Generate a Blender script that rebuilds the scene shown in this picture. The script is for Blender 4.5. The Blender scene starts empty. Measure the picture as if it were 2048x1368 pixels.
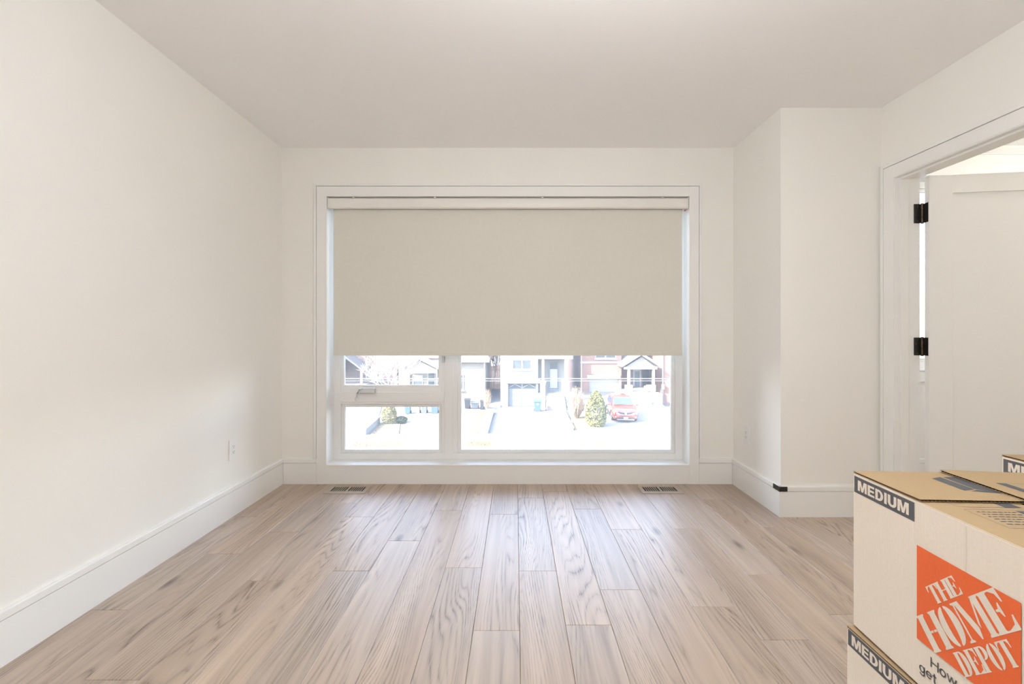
import bpy, bmesh, math, random
from mathutils import Vector, Matrix, Euler

random.seed(7)
SC = bpy.context.scene
COL = SC.collection
PI = math.pi
R = math.radians

# ------------------------------------------------------------------ camera
F, VX, VY, CH = 900.0, 1031.0, 665.0, 1.125      # focal length in px, vanishing point, eye height
cam = bpy.data.objects.new('camera', bpy.data.cameras.new('camera'))
COL.objects.link(cam)
cam.location = (0, 0, CH)
cam.rotation_euler = (R(90), 0, 0)
cam.data.sensor_width = 36.0
cam.data.lens = F * 36.0 / 2048.0
cam.data.shift_x = (1024.0 - VX) / 2048.0
cam.data.shift_y = (VY - 684.0) / 2048.0
cam.data.clip_start = 0.02
cam.data.clip_end = 500
SC.camera = cam

# ------------------------------------------------------------------ sky, sun, exposure
W = bpy.data.worlds.new('sky'); SC.world = W; W.use_nodes = True
wn = W.node_tree.nodes; wl = W.node_tree.links
for n in list(wn): wn.remove(n)
sky = wn.new('ShaderNodeTexSky'); sky.sky_type = 'NISHITA'; sky.sun_disc = False
sky.sun_elevation = R(40); sky.sun_rotation = R(250); sky.altitude = 150; sky.dust_density = 2.0
bg = wn.new('ShaderNodeBackground'); bg.inputs[1].default_value = 0.85
wo = wn.new('ShaderNodeOutputWorld')
hsv = wn.new('ShaderNodeHueSaturation'); hsv.inputs['Saturation'].default_value = 0.75
wl.new(sky.outputs[0], hsv.inputs['Color']); wl.new(hsv.outputs[0], bg.inputs[0]); wl.new(bg.outputs[0], wo.inputs[0])
SUN_DIR = Vector((0.74, 0.44, -0.62)).normalized()
sun = bpy.data.objects.new('sun', bpy.data.lights.new('sun', 'SUN')); COL.objects.link(sun)
sun.data.energy = 8.4; sun.data.angle = R(0.6); sun.data.color = (1.0, 0.95, 0.87)
sun.rotation_euler = SUN_DIR.to_track_quat('-Z', 'Y').to_euler()
sun.location = (-20, -8, 25)
SC.view_settings.view_transform = 'Standard'; SC.view_settings.look = 'None'
SC.view_settings.gamma = 1.0; SC.view_settings.use_curve_mapping = False
SC.view_settings.exposure = 1.47
SC.cycles.max_bounces = 12; SC.cycles.diffuse_bounces = 8; SC.cycles.glossy_bounces = 3; SC.cycles.transparent_max_bounces = 12
SC.cycles.sample_clamp_indirect = 6.0
SC.cycles.caustics_reflective = False; SC.cycles.caustics_refractive = False
LAMP_MAIN = 26.0
FILL_NEXT = 11.0

# ------------------------------------------------------------------ materials
MATS = {}
def new_mat(name):
    m = bpy.data.materials.new(name); m.use_nodes = True
    nt = m.node_tree
    for n in list(nt.nodes): nt.nodes.remove(n)
    out = nt.nodes.new('ShaderNodeOutputMaterial')
    MATS[name] = m
    return m, nt, out
def N(nt, t, **kw):
    n = nt.nodes.new(t)
    for k, v in kw.items(): setattr(n, k, v)
    return n
def setin(n, **kw):
    for k, v in kw.items(): n.inputs[k.replace('_', ' ')].default_value = v
def srgb(r, g, b):
    f = lambda c: (c/255/12.92) if c/255 <= 0.04045 else ((c/255+0.055)/1.055)**2.4
    return (f(r), f(g), f(b), 1)
def mapped(nt, scale, out='Object'):
    tc = N(nt, 'ShaderNodeTexCoord'); mp = N(nt, 'ShaderNodeMapping')
    mp.inputs['Scale'].default_value = scale
    nt.links.new(tc.outputs[out], mp.inputs[0])
    return mp.outputs[0]
def plain(name, col, rough=0.6, var=0.06, nscale=6.0, metal=0.0, bump=0.0, bscale=120.0, spec=0.5, coat=0.0):
    """paint or bulk material: a base colour broken up by soft noise, with fine relief"""
    m, nt, out = new_mat(name)
    b = N(nt, 'ShaderNodeBsdfPrincipled')
    v = mapped(nt, (1, 1, 1))
    no = N(nt, 'ShaderNodeTexNoise'); setin(no, Scale=nscale, Detail=4.0)
    nt.links.new(v, no.inputs['Vector'])
    cr = N(nt, 'ShaderNodeValToRGB')
    c0 = tuple(max(0, c*(1-var)) for c in col[:3]) + (1,)
    c1 = tuple(min(1, c*(1+var)) for c in col[:3]) + (1,)
    cr.color_ramp.elements[0].position = 0.3; cr.color_ramp.elements[1].position = 0.7
    cr.color_ramp.elements[0].color = c0; cr.color_ramp.elements[1].color = c1
    nt.links.new(no.outputs[0], cr.inputs[0]); nt.links.new(cr.outputs[0], b.inputs['Base Color'])
    b.inputs['Roughness'].default_value = rough; b.inputs['Metallic'].default_value = metal
    b.inputs['Specular IOR Level'].default_value = spec; b.inputs['Coat Weight'].default_value = coat
    if bump:
        n2 = N(nt, 'ShaderNodeTexNoise'); setin(n2, Scale=bscale, Detail=3.0)
        nt.links.new(v, n2.inputs['Vector'])
        bp = N(nt, 'ShaderNodeBump'); setin(bp, Strength=bump, Distance=0.002)
        nt.links.new(n2.outputs[0], bp.inputs['Height']); nt.links.new(bp.outputs[0], b.inputs['Normal'])
    nt.links.new(b.outputs[0], out.inputs[0])
    return m
def brick_mat(name, c1, c2, mortar, w=0.23, h=0.075):
    m, nt, out = new_mat(name)
    b = N(nt, 'ShaderNodeBsdfPrincipled'); setin(b, Roughness=0.9)
    tc = N(nt, 'ShaderNodeTexCoord'); sp = N(nt, 'ShaderNodeSeparateXYZ'); cb = N(nt, 'ShaderNodeCombineXYZ')
    ad = N(nt, 'ShaderNodeMath', operation='ADD')
    nt.links.new(tc.outputs['Object'], sp.inputs[0])
    nt.links.new(sp.outputs[0], ad.inputs[0]); nt.links.new(sp.outputs[1], ad.inputs[1])
    nt.links.new(ad.outputs[0], cb.inputs[0]); nt.links.new(sp.outputs[2], cb.inputs[1])
    br = N(nt, 'ShaderNodeTexBrick'); setin(br, Scale=1.0, Mortar_Size=0.012, Bias=0.0, Brick_Width=w, Row_Height=h)
    br.inputs['Color1'].default_value = c1; br.inputs['Color2'].default_value = c2; br.inputs['Mortar'].default_value = mortar
    nt.links.new(cb.outputs[0], br.inputs[0]); nt.links.new(br.outputs[0], b.inputs['Base Color'])
    bp = N(nt, 'ShaderNodeBump'); setin(bp, Strength=0.5, Distance=0.01); bp.invert = True
    nt.links.new(br.outputs[1], bp.inputs['Height']); nt.links.new(bp.outputs[0], b.inputs['Normal'])
    nt.links.new(b.outputs[0], out.inputs[0])
    return m
def emit_mat(name, col, s):
    m, nt, out = new_mat(name)
    e = N(nt, 'ShaderNodeEmission'); e.inputs[0].default_value = col; e.inputs[1].default_value = s
    nt.links.new(e.outputs[0], out.inputs[0]); return m
def glass_mat(name, veil=0.05, tint=(1, 1, 1, 1)):
    """window pane: clear, reflecting by Fresnel, with a milky film that paints in glare haze"""
    m, nt, out = new_mat(name)
    tr = N(nt, 'ShaderNodeBsdfTransparent'); tr.inputs[0].default_value = tint
    gl = N(nt, 'ShaderNodeBsdfGlossy'); gl.inputs['Roughness'].default_value = 0.02
    fr = N(nt, 'ShaderNodeFresnel'); fr.inputs[0].default_value = 1.3
    mx = N(nt, 'ShaderNodeMixShader')
    nt.links.new(fr.outputs[0], mx.inputs[0]); nt.links.new(tr.outputs[0], mx.inputs[1]); nt.links.new(gl.outputs[0], mx.inputs[2])
    tl = N(nt, 'ShaderNodeBsdfTranslucent'); tl.inputs[0].default_value = (0.95, 0.96, 1, 1)  # translucent film stands in for veiling glare over the street
    no = N(nt, 'ShaderNodeTexNoise'); setin(no, Scale=5.0, Detail=6.0)
    nt.links.new(mapped(nt, (1, 1, 1)), no.inputs['Vector'])
    mr = N(nt, 'ShaderNodeMapRange'); setin(mr, From_Min=0.3, From_Max=0.7, To_Min=veil*0.7, To_Max=veil*1.3)
    nt.links.new(no.outputs[0], mr.inputs[0])
    m2 = N(nt, 'ShaderNodeMixShader')
    nt.links.new(mr.outputs[0], m2.inputs[0]); nt.links.new(mx.outputs[0], m2.inputs[1]); nt.links.new(tl.outputs[0], m2.inputs[2])
    nt.links.new(m2.outputs[0], out.inputs[0])
    return m
def oak_mat(name):
    """brushed, limed oak: contour-like growth rings of a stretched noise, pores, knots, a tone per plank"""
    m, nt, out = new_mat(name)
    L = nt.links.new
    b = N(nt, 'ShaderNodeBsdfPrincipled')
    tc = N(nt, 'ShaderNodeTexCoord'); oi = N(nt, 'ShaderNodeObjectInfo')
    sp = N(nt, 'ShaderNodeSeparateXYZ'); L(tc.outputs['Object'], sp.inputs[0])
    def math_(op, a, c, clamp=False):
        n = N(nt, 'ShaderNodeMath', operation=op); n.use_clamp = clamp
        for i, q in enumerate((a, c)):
            if q is None: continue
            if isinstance(q, (int, float)): n.inputs[i].default_value = q
            else: L(q, n.inputs[i])
        return n.outputs[0]
    def vec(sx, sy, so):
        c = N(nt, 'ShaderNodeCombineXYZ')
        L(math_('MULTIPLY', sp.outputs[0], sx), c.inputs[0]); L(math_('MULTIPLY', sp.outputs[1], sy), c.inputs[1])
        L(math_('MULTIPLY', oi.outputs['Random'], so), c.inputs[2]); return c.outputs[0]
    def noise(v, detail=2.0, dist=0.0, rough=0.5):
        n = N(nt, 'ShaderNodeTexNoise'); setin(n, Scale=1.0, Detail=detail, Distortion=dist, Roughness=rough); L(v, n.inputs['Vector']); return n.outputs[0]
    n1 = noise(vec(5.5, 0.62, 90.0), 2.4, 0.2, 0.40)
    t = math_('ADD', math_('MULTIPLY', n1, 24.0), math_('MULTIPLY', sp.outputs[0], 58.0))
    ln = math_('ABSOLUTE', math_('SINE', math_('MULTIPLY', t, PI), None), None)
    ln = math_('POWER', ln, 0.42)                                  # 0 at a ring line
    line = math_('SUBTRACT', 1.0, ln)
    pores = noise(vec(420.0, 9.0, 31.0), 3.0)
    pm = math_('MULTIPLY', math_('SUBTRACT', pores, 0.35, True), 2.2, True)
    mask = math_('MULTIPLY', math_('SUBTRACT', noise(vec(9.0, 1.2, 57.0), 2.0), 0.34, True), 3.2, True)
    grain = math_('MULTIPLY', math_('MULTIPLY', line, pm), mask)
    streak = noise(vec(26.0, 1.0, 12.0), 4.0)
    # knots
    vo = N(nt, 'ShaderNodeTexVoronoi'); setin(vo, Scale=1.0, Randomness=1.0); L(vec(4.2, 1.5, 77.0), vo.inputs['Vector'])
    knot = math_('SUBTRACT', 1.0, math_('MULTIPLY', vo.outputs['Distance'], 9.0), True)
    cr = N(nt, 'ShaderNodeValToRGB')
    e = cr.color_ramp.elements
    e[0].position = 0.28; e[0].color = srgb(168, 145, 124)
    e[1].position = 0.72; e[1].color = srgb(198, 175, 152)
    L(streak, cr.inputs[0])
    mg = N(nt, 'ShaderNodeMix', data_type='RGBA'); L(math_('MULTIPLY', grain, 2.2, True), mg.inputs['Factor']); L(cr.outputs[0], mg.inputs[6]); mg.inputs[7].default_value = srgb(88, 66, 50)
    mk = N(nt, 'ShaderNodeMix', data_type='RGBA'); L(math_('MULTIPLY', knot, 0.9), mk.inputs['Factor']); L(mg.outputs[2], mk.inputs[6]); mk.inputs[7].default_value = srgb(84, 66, 58)
    hs = N(nt, 'ShaderNodeHueSaturation')
    r2 = math_('FRACT', math_('MULTIPLY', oi.outputs['Random'], 17.3), None)
    L(math_('ADD', math_('MULTIPLY', oi.outputs['Random'], 0.16), 0.90), hs.inputs['Value'])
    L(math_('ADD', math_('MULTIPLY', r2, 0.22), 0.72), hs.inputs['Saturation'])
    L(mk.outputs[2], hs.inputs['Color']); L(hs.outputs[0], b.inputs['Base Color'])
    L(math_('ADD', math_('MULTIPLY', grain, 0.25), 0.42), b.inputs['Roughness'])
    b.inputs['Specular IOR Level'].default_value = 0.6; b.inputs['Coat Weight'].default_value = 0.1; b.inputs['Coat Roughness'].default_value = 0.3
    bp = N(nt, 'ShaderNodeBump'); setin(bp, Strength=0.35, Distance=0.0012); bp.invert = True
    L(grain, bp.inputs['Height']); L(bp.outputs[0], b.inputs['Normal'])
    L(b.outputs[0], out.inputs[0])
    return m
def cardboard_mat(name, col):
    m, nt, out = new_mat(name)
    b = N(nt, 'ShaderNodeBsdfPrincipled'); setin(b, Roughness=0.8); b.inputs['Specular IOR Level'].default_value = 0.25
    wv = N(nt, 'ShaderNodeTexWave', wave_type='BANDS', bands_direction='Y'); setin(wv, Scale=42.0, Distortion=0.6, Detail=1.0)
    v = mapped(nt, (1, 1, 1)); nt.links.new(v, wv.inputs[0])
    no = N(nt, 'ShaderNodeTexNoise'); setin(no, Scale=160.0, Detail=3.0); nt.links.new(v, no.inputs['Vector'])
    mx = N(nt, 'ShaderNodeMix', data_type='RGBA'); mx.inputs[6].default_value = tuple(c*0.93 for c in col[:3])+(1,)
    mx.inputs[7].default_value = tuple(min(1, c*1.05) for c in col[:3])+(1,)
    nt.links.new(no.outputs[0], mx.inputs['Factor']); nt.links.new(mx.outputs[2], b.inputs['Base Color'])
    bp = N(nt, 'ShaderNodeBump'); setin(bp, Strength=0.12, Distance=0.001)
    nt.links.new(wv.outputs[1], bp.inputs['Height']); nt.links.new(bp.outputs[0], b.inputs['Normal'])
    nt.links.new(b.outputs[0], out.inputs[0])
    return m

M_wall = plain('cream_wall_paint', (0.88, 0.866, 0.83, 1), 0.7, 0.012, 1.5, bump=0.06, bscale=260)
M_trim = plain('white_trim_paint', (0.87, 0.865, 0.845, 1), 0.4, 0.01, 2.0)
M_ceil = plain('ceiling_paint', (0.93, 0.922, 0.918, 1), 0.9, 0.012, 1.2)
M_oak = oak_mat('limed_oak')
M_gap = plain('plank_gap', srgb(120, 96, 74), 0.9)
M_vinyl = plain('white_vinyl', (0.86, 0.86, 0.85, 1), 0.35, 0.01)
M_blind = plain('blind_fabric', srgb(222, 219, 210), 0.85, 0.015, 40, bump=0.15, bscale=900)
M_cass = plain('blind_cassette', srgb(236, 233, 228), 0.4, 0.01)
M_glass = glass_mat('window_glass', 0.045)
M_black = plain('black_metal', (0.012, 0.011, 0.010, 1), 0.35, 0.2, 60)
M_bronze = plain('worn_bronze', (0.10, 0.075, 0.05, 1), 0.4, 0.3, 90, metal=0.8)
M_plate = plain('outlet_plastic', (0.85, 0.85, 0.84, 1), 0.3, 0.005)
M_dark = plain('dark_slot', (0.02, 0.02, 0.02, 1), 0.8, 0.2)
M_vent = plain('vent_wood', srgb(178, 165, 150), 0.45, 0.08, 30)
M_chrome = plain('crank_metal', (0.75, 0.76, 0.78, 1), 0.3, 0.03, metal=0.6)
M_kraft = cardboard_mat('kraft_cardboard', srgb(172, 148, 114))
M_kraftp = cardboard_mat('pale_cardboard', srgb(230, 219, 205))
M_kdark = plain('cardboard_flutes', srgb(92, 62, 34), 0.9, 0.15, 80)
M_ink = plain('grey_ink', srgb(98, 98, 101), 0.9, 0.06, 300, spec=0.1)
M_orange = plain('orange_ink', srgb(230, 104, 52), 0.7, 0.03, 200)
M_paper = plain('unprinted_board', srgb(226, 215, 201), 0.8, 0.03, 200)

# ------------------------------------------------------------------ mesh helpers
class MB:
    def __init__(s): s.v = []; s.f = []
    def add(s, vs, fs):
        o = len(s.v); s.v += [tuple(p) for p in vs]; s.f += [tuple(i+o for i in f) for f in fs]; return s
    def box(s, x0, x1, y0, y1, z0, z1):
        return s.add([(x0,y0,z0),(x1,y0,z0),(x1,y1,z0),(x0,y1,z0),(x0,y0,z1),(x1,y0,z1),(x1,y1,z1),(x0,y1,z1)],
                     [(0,3,2,1),(4,5,6,7),(0,1,5,4),(1,2,6,5),(2,3,7,6),(3,0,4,7)])
    def prism(s, pts, axis, a, b):
        """2D polygon pts extruded along axis from a to b; pts are the other two coordinates in xyz order"""
        def p3(p, c):
            return {'x': (c, p[0], p[1]), 'y': (p[0], c, p[1]), 'z': (p[0], p[1], c)}[axis]
        n = len(pts)
        vs = [p3(p, a) for p in pts] + [p3(p, b) for p in pts]
        fs = [tuple(range(n)), tuple(range(2*n-1, n-1, -1))] + [(i, i+n, (i+1) % n + n, (i+1) % n) for i in range(n)]
        return s.add(vs, fs)
    def tube(s, path, r, seg=8, cap=True):
        rs = r if isinstance(r, (list, tuple)) else [r]*len(path)
        P = [Vector(p) for p in path]; n = len(P); vs = []
        for i, p in enumerate(P):
            d = (P[min(i+1, n-1)] - P[max(i-1, 0)]).normalized()
            up = Vector((0, 0, 1)) if abs(d.z) < 0.9 else Vector((1, 0, 0))
            a = d.cross(up).normalized(); b = d.cross(a)
            for k in range(seg):
                t = 2*PI*k/seg
                vs.append(p + (a*math.cos(t) + b*math.sin(t))*rs[i])
        fs = [(i*seg+k, i*seg+(k+1) % seg, (i+1)*seg+(k+1) % seg, (i+1)*seg+k) for i in range(n-1) for k in range(seg)]
        if cap: fs += [tuple(range(seg-1, -1, -1)), tuple(range((n-1)*seg, n*seg))]
        return s.add(vs, fs)
    def lathe(s, prof, c=(0, 0, 0), seg=24, axis='z'):
        vs = []
        for r, h in prof:
            for k in range(seg):
                t = 2*PI*k/seg; a, b = r*math.cos(t), r*math.sin(t)
                q = {'z': (a, b, h), 'y': (a, h, b), 'x': (h, a, b)}[axis]
                vs.append((c[0]+q[0], c[1]+q[1], c[2]+q[2]))
        n = len(prof)
        fs = [(i*seg+k, i*seg+(k+1) % seg, (i+1)*seg+(k+1) % seg, (i+1)*seg+k) for i in range(n-1) for k in range(seg)]
        fs += [tuple(range(seg-1, -1, -1)), tuple(range((n-1)*seg, n*seg))]
        return s.add(vs, fs)
    def ring(s, x0, x1, z0, z1, wl, wr, wb, wt, y0, y1):
        """rectangular frame in the xz plane"""
        s.box(x0, x0+wl, y0, y1, z0, z1); s.box(x1-wr, x1, y0, y1, z0, z1)
        s.box(x0+wl, x1-wr, y0, y1, z0, z0+wb); s.box(x0+wl, x1-wr, y0, y1, z1-wt, z1); return s

def root_loc(o):
    while o.parent: o = o.parent
    return o.location.copy()
def build(name, mb, mat, parent=None, world=True, smooth=False, bevel=0.0):
    me = bpy.data.meshes.new(name)
    off = root_loc(parent) if (parent is not None and world) else Vector((0, 0, 0))
    me.from_pydata([(v[0]-off.x, v[1]-off.y, v[2]-off.z) for v in mb.v], [], mb.f)
    bm = bmesh.new(); bm.from_mesh(me)
    bmesh.ops.recalc_face_normals(bm, faces=bm.faces)
    if bevel:
        bmesh.ops.bevel(bm, geom=list(bm.edges), offset=bevel, segments=2, affect='EDGES', profile=0.5, clamp_overlap=True)
    big = [f for f in bm.faces if len(f.verts) > 4]
    if big: bmesh.ops.triangulate(bm, faces=big)
    bm.to_mesh(me); bm.free()
    if smooth:
        me.polygons.foreach_set('use_smooth', [True]*len(me.polygons))
        try: me.set_sharp_from_angle(angle=R(35))
        except Exception: pass
    me.materials.append(mat)
    o = bpy.data.objects.new(name, me); COL.objects.link(o)
    if parent is not None: o.parent = parent
    return o
def empty(name, loc=(0, 0, 0), rz=0.0):
    o = bpy.data.objects.new(name, None); COL.objects.link(o); o.empty_display_size = 0.1
    o.location = loc; o.rotation_euler = (0, 0, rz); return o
def struct(o, label=None, cat=None):
    o['kind'] = 'structure'
    if label: o['label'] = label
    if cat: o['category'] = cat
    return o
def tag(o, label, cat, group=None, kind=None):
    o['label'] = label; o['category'] = cat
    if group: o['group'] = group
    if kind: o['kind'] = kind
    return o
def B(*a): return MB().box(*a)

# ------------------------------------------------------------------ room shell
XL, XR, XC = -1.740, 2.238, 1.624        # left wall, right wall, side of the corner chase
YB, YC, YR = 3.353, 2.755, -1.70         # window wall, front of the chase, wall behind the camera
H = 2.50
T = 0.20
OPX0, OPX1, OPZ0, OPZ1 = -1.401, 1.289, 0.145, 2.135
N_X0, N_X1, N_Z0, N_Z1 = 2.86, 3.62, 0.85, 2.29      # window of the next room
XN = 4.60; YN = 0.60                                  # far corner of the next room

def wall_holes(u0, u1, z0, z1, holes, fn, t0, t1):
    """slab with rectangular holes; fn(u, t, z) -> xyz"""
    us = sorted({u0, u1} | {h[0] for h in holes} | {h[1] for h in holes})
    zs = sorted({z0, z1} | {h[2] for h in holes} | {h[3] for h in holes})
    mb = MB()
    solid = lambda i, j: (0 <= i < len(us)-1 and 0 <= j < len(zs)-1 and
        not any(h[0] <= (us[i]+us[i+1])/2 <= h[1] and h[2] <= (zs[j]+zs[j+1])/2 <= h[3] for h in holes))
    for i in range(len(us)-1):
        for j in range(len(zs)-1):
            if not solid(i, j): continue
            a, b, c, d = us[i], us[i+1], zs[j], zs[j+1]
            q = lambda pts: mb.add([fn(*p) for p in pts], [(0, 1, 2, 3)])
            q([(a,t0,c),(b,t0,c),(b,t0,d),(a,t0,d)]); q([(a,t1,c),(b,t1,c),(b,t1,d),(a,t1,d)])
            if not solid(i-1, j): q([(a,t0,c),(a,t1,c),(a,t1,d),(a,t0,d)])
            if not solid(i+1, j): q([(b,t0,c),(b,t1,c),(b,t1,d),(b,t0,d)])
            if not solid(i, j-1): q([(a,t0,c),(b,t0,c),(b,t1,c),(a,t1,c)])
            if not solid(i, j+1): q([(a,t0,d),(b,t0,d),(b,t1,d),(a,t1,d)])
    bm = bmesh.new()
    vs = [bm.verts.new(v) for v in mb.v]
    for f in mb.f: bm.faces.new([vs[i] for i in f])
    bmesh.ops.remove_doubles(bm, verts=bm.verts, dist=1e-5)
    me = bpy.data.meshes.new('tmp'); bm.to_mesh(me); bm.free()
    out = MB(); out.v = [tuple(v.co) for v in me.vertices]; out.f = [tuple(p.vertices) for p in me.polygons]
    bpy.data.meshes.remove(me)
    return out
LN = 0.012   # liner thickness
struct(build('wall_front', wall_holes(XL-T, XN+T, 0, H, [(OPX0-LN, OPX1+LN, OPZ0-LN, OPZ1+LN), (N_X0-LN, N_X1+LN, N_Z0-LN, N_Z1+LN)],
       lambda u, t, z: (u, t, z), YB, YB+T), M_wall))
struct(build('wall_left', B(XL-T, XL, YR-T, YB, 0, H), M_wall))
struct(build('wall_rear', B(XL, XR, YR-T, YR, 0, H), M_wall))
DY0, DY1, DZ = 1.86, 2.642, 2.035
XW = 2.360                               # far side of the right wall
struct(build('wall_right', wall_holes(YR-T, YB, 0, H, [(DY0-0.013, DY1+0.013, -1, DZ+0.013)], lambda u, t, z: (t, u, z), XR, XW), M_wall))
struct(build('wall_chase', B(XC, XR, YC, YB, 0, H), M_wall))
struct(build('ceiling', B(XL-T, XN+T, YR-T, YB+T, H, H+0.2), M_ceil))
struct(build('wall_next_side', B(XN, XN+T, YN-T, YB, 0, H), M_wall))
struct(build('wall_next_rear', B(XW, XN, YN-T, YN, 0, H), M_wall))

# floor: substrate with every plank a piece of its own
floor = struct(build('floor', B(XL-T, XN+T, YR-T, YB+T, -0.16, -0.016), M_gap))
PW, PX0 = 0.1765, 0.016
joints = {-10: [2.748, 1.825], -9: [2.286], -8: [2.537, 1.457], -7: [2.969, 2.039], -6: [2.746], -5: [2.123], -4: [2.430], -3: [2.844],
          -2: [], -1: [2.785, 1.699], 0: [3.06, 2.123], 1: [3.181], 2: [2.868], 3: [2.57], 4: [1.846], 5: [2.583, 1.647], 6: [2.092],
          7: [3.033, 1.795], 8: [2.599]}
def plank(x0, x1, y0, y1):
    g = 0.0005; be = 0.0016
    a, b, c, d = x0+g, x1-g, y0+g, y1-g
    cx, cy = (a+b)/2, (c+d)/2
    a -= cx; b -= cx; c -= cy; d -= cy
    mb = MB()
    mb.add([(a,c,-0.016),(b,c,-0.016),(b,d,-0.016),(a,d,-0.016),(a,c,-be),(b,c,-be),(b,d,-be),(a,d,-be),
            (a+be,c+be,0),(b-be,c+be,0),(b-be,d-be,0),(a+be,d-be,0)],
           [(0,1,5,4),(1,2,6,5),(2,3,7,6),(3,0,4,7),(4,5,9,8),(5,6,10,9),(6,7,11,10),(7,4,8,11),(8,9,10,11)])
    o = build('plank', mb, M_oak, floor, world=False)
    o.location = (cx, cy, 0); return o
rp = random.Random(21)
for k in range(-10, 26):
    x0 = PX0+k*PW; x1 = x0+PW
    x0 = max(x0, XL); x1 = min(x1, XN)
    if x1 - x0 < 0.01: continue
    ys = sorted(joints.get(k, [rp.uniform(2.2, 3.1)]))
    y = ys[0] if ys else 3.0
    if not ys: ys = [YB]; y = YB
    lo = YR if x0 < XR else YN
    while y - lo > 0.35:
        y -= rp.choice([1.2, 1.45, 1.9, 1.9, 0.9])
        ys.append(max(y, lo))
    y = max(ys)
    while YB - y > 1.9:
        y += 1.9; ys.append(min(y, YB))
    ys = sorted(set([lo, YB] + ys))
    for p, q in zip(ys[:-1], ys[1:]):
        if q - p > 0.02: plank(x0, x1, p, q)

# skirting with a grooved cap
BP = [(0,0),(.015,0),(.015,.155),(.007,.155),(.007,.158),(.0165,.158),(.0165,.183),(.0135,.187),(0,.187)]
def skirting(name, side, at, a, b):
    if side == 'left':   mb = MB().prism([(at+t, z) for t, z in BP], 'y', a, b)
    elif side == 'right': mb = MB().prism([(at-t, z) for t, z in BP], 'y', a, b)
    elif side == 'front': mb = MB().prism([(at-t, z) for t, z in BP], 'x', a, b)
    else: mb = MB().prism([(at+t, z) for t, z in BP], 'x', a, b)
    return struct(build(name, mb, M_trim))
CX0, CX1 = OPX0-0.075, OPX1+0.072        # outer edges of the window casing board
skirting('baseboard_left', 'left', XL, YR, YB)
skirting('baseboard_front', 'front', YB, XL+.018, CX0-.0015)
skirting('baseboard_front_short', 'front', YB, CX1+.0015, XC-.018)
skirting('baseboard_chase_side', 'right', XC, YC-.018, YB)
skirting('baseboard_chase_front', 'front', YC, XC-.018, XR)
skirting('baseboard_right', 'right', XR, YR, DY0-0.10)
skirting('baseboard_rear', 'rear', YR, XL, XR)
skirting('baseboard_next', 'front', YB, XW, XN)

# ------------------------------------------------------------------ window casing, liner
CT = 0.016
trim1 = struct(empty('trim_1', (0, YB, 0)), 'white flat window casing with thin raised outer band', 'trim')
HZ = OPZ1+0.074
build('side_board', B(CX0, OPX0-.003, YB-CT, YB, 0, HZ), M_trim, trim1, bevel=.001)
build('side_board', B(OPX1+.003, CX1, YB-CT, YB, 0, HZ), M_trim, trim1, bevel=.001)
build('head_board', B(OPX0-.003, OPX1+.003, YB-CT, YB, OPZ1+.003, HZ), M_trim, trim1, bevel=.001)
build('apron_board', B(OPX0-.003, OPX1+.003, YB-CT+.001, YB, 0, OPZ0-.003), M_trim, trim1, bevel=.001)
bw, gp = 0.018, 0.003
build('outer_band', B(CX0-gp-bw, CX0-gp, YB-.019, YB, .187, HZ+gp+bw), M_trim, trim1, bevel=.003)
build('outer_band', B(CX1+gp, CX1+gp+bw, YB-.019, YB, .187, HZ+gp+bw), M_trim, trim1, bevel=.003)
build('outer_band', B(CX0-gp, CX1+gp, YB-.019, YB, HZ+gp, HZ+gp+bw), M_trim, trim1, bevel=.003)
YF = 3.476                                # face of the window frame
for a in ((OPX0-LN, OPX0, OPZ0-LN, OPZ1+LN), (OPX1, OPX1+LN, OPZ0-LN, OPZ1+LN), (OPX0, OPX1, OPZ0-LN, OPZ0), (OPX0, OPX1, OPZ1, OPZ1+LN)):
    build('liner', B(a[0], a[1], YB-CT-.004, YF+.04, a[2], a[3]), M_trim, trim1, bevel=.0015)

# ------------------------------------------------------------------ window frame, sashes, panes
w1 = struct(empty('window_1', (0, YF, OPZ0)), 'large white framed window with awning vent beside picture pane', 'window')
FY1 = YF+0.07
MX0, MX1 = -0.572, -0.448
build('outer_frame', MB().ring(OPX0, OPX1, OPZ0, OPZ1, .049, .053, .045, .05, YF, FY1), M_vinyl, w1, bevel=.002)
mu = build('mullion', B(MX0, MX1, YF+.006, FY1, OPZ0+.045, OPZ1-.05), M_vinyl, w1, bevel=.002)
build('cover_strip', B(-.545, -.483, YF-.004, YF+.006, OPZ0+.004, OPZ1-.05), M_vinyl, mu, bevel=.0015)
build('transom', B(OPX0+.049, MX0, YF+.004, FY1, .570, .693), M_vinyl, w1, bevel=.002)
build('transom_cover', B(OPX0+.008, MX0+.02, YF-.003, YF+.004, .588, .665), M_vinyl, w1, bevel=.0015)
def sash(x0, x1, z0, z1, w, y0):
    s = build('sash', MB().ring(x0, x1, z0, z1, w, w, w, w, y0, y0+.03), M_vinyl, w1, bevel=.002)
    build('glazing_bead', MB().ring(x0+w*.55, x1-w*.55, z0+w*.55, z1-w*.55, .012, .012, .012, .012, y0+.010, y0+.022), M_vinyl, s)
    build('pane', B(x0+w-.004, x1-w+.004, y0+.018, y0+.022, z0+w-.004, z1-w+.004), M_glass, s)
    return s
sash(OPX0+.049, MX0, OPZ0+.045, .570, .024, YF+.022)
sash(OPX0+.049, MX0, .693, OPZ1-.05, .024, YF+.010)
sash(MX1, OPX1-.053, OPZ0+.045, OPZ1-.05, .024, YF+.022)
def wpx(x, y, Z=YF): return ((x-VX)*Z/F, CH-(y-VY)*Z/F)
c0 = wpx(722, 786); c1 = wpx(752, 775)
ck = build('crank', B(c0[0], c1[0], YF-.026, YF-.003, c0[1], c1[1]), M_chrome, w1, bevel=.006)
p0, p1, p2 = wpx(722, 776), wpx(718, 786), wpx(716, 797)
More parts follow.
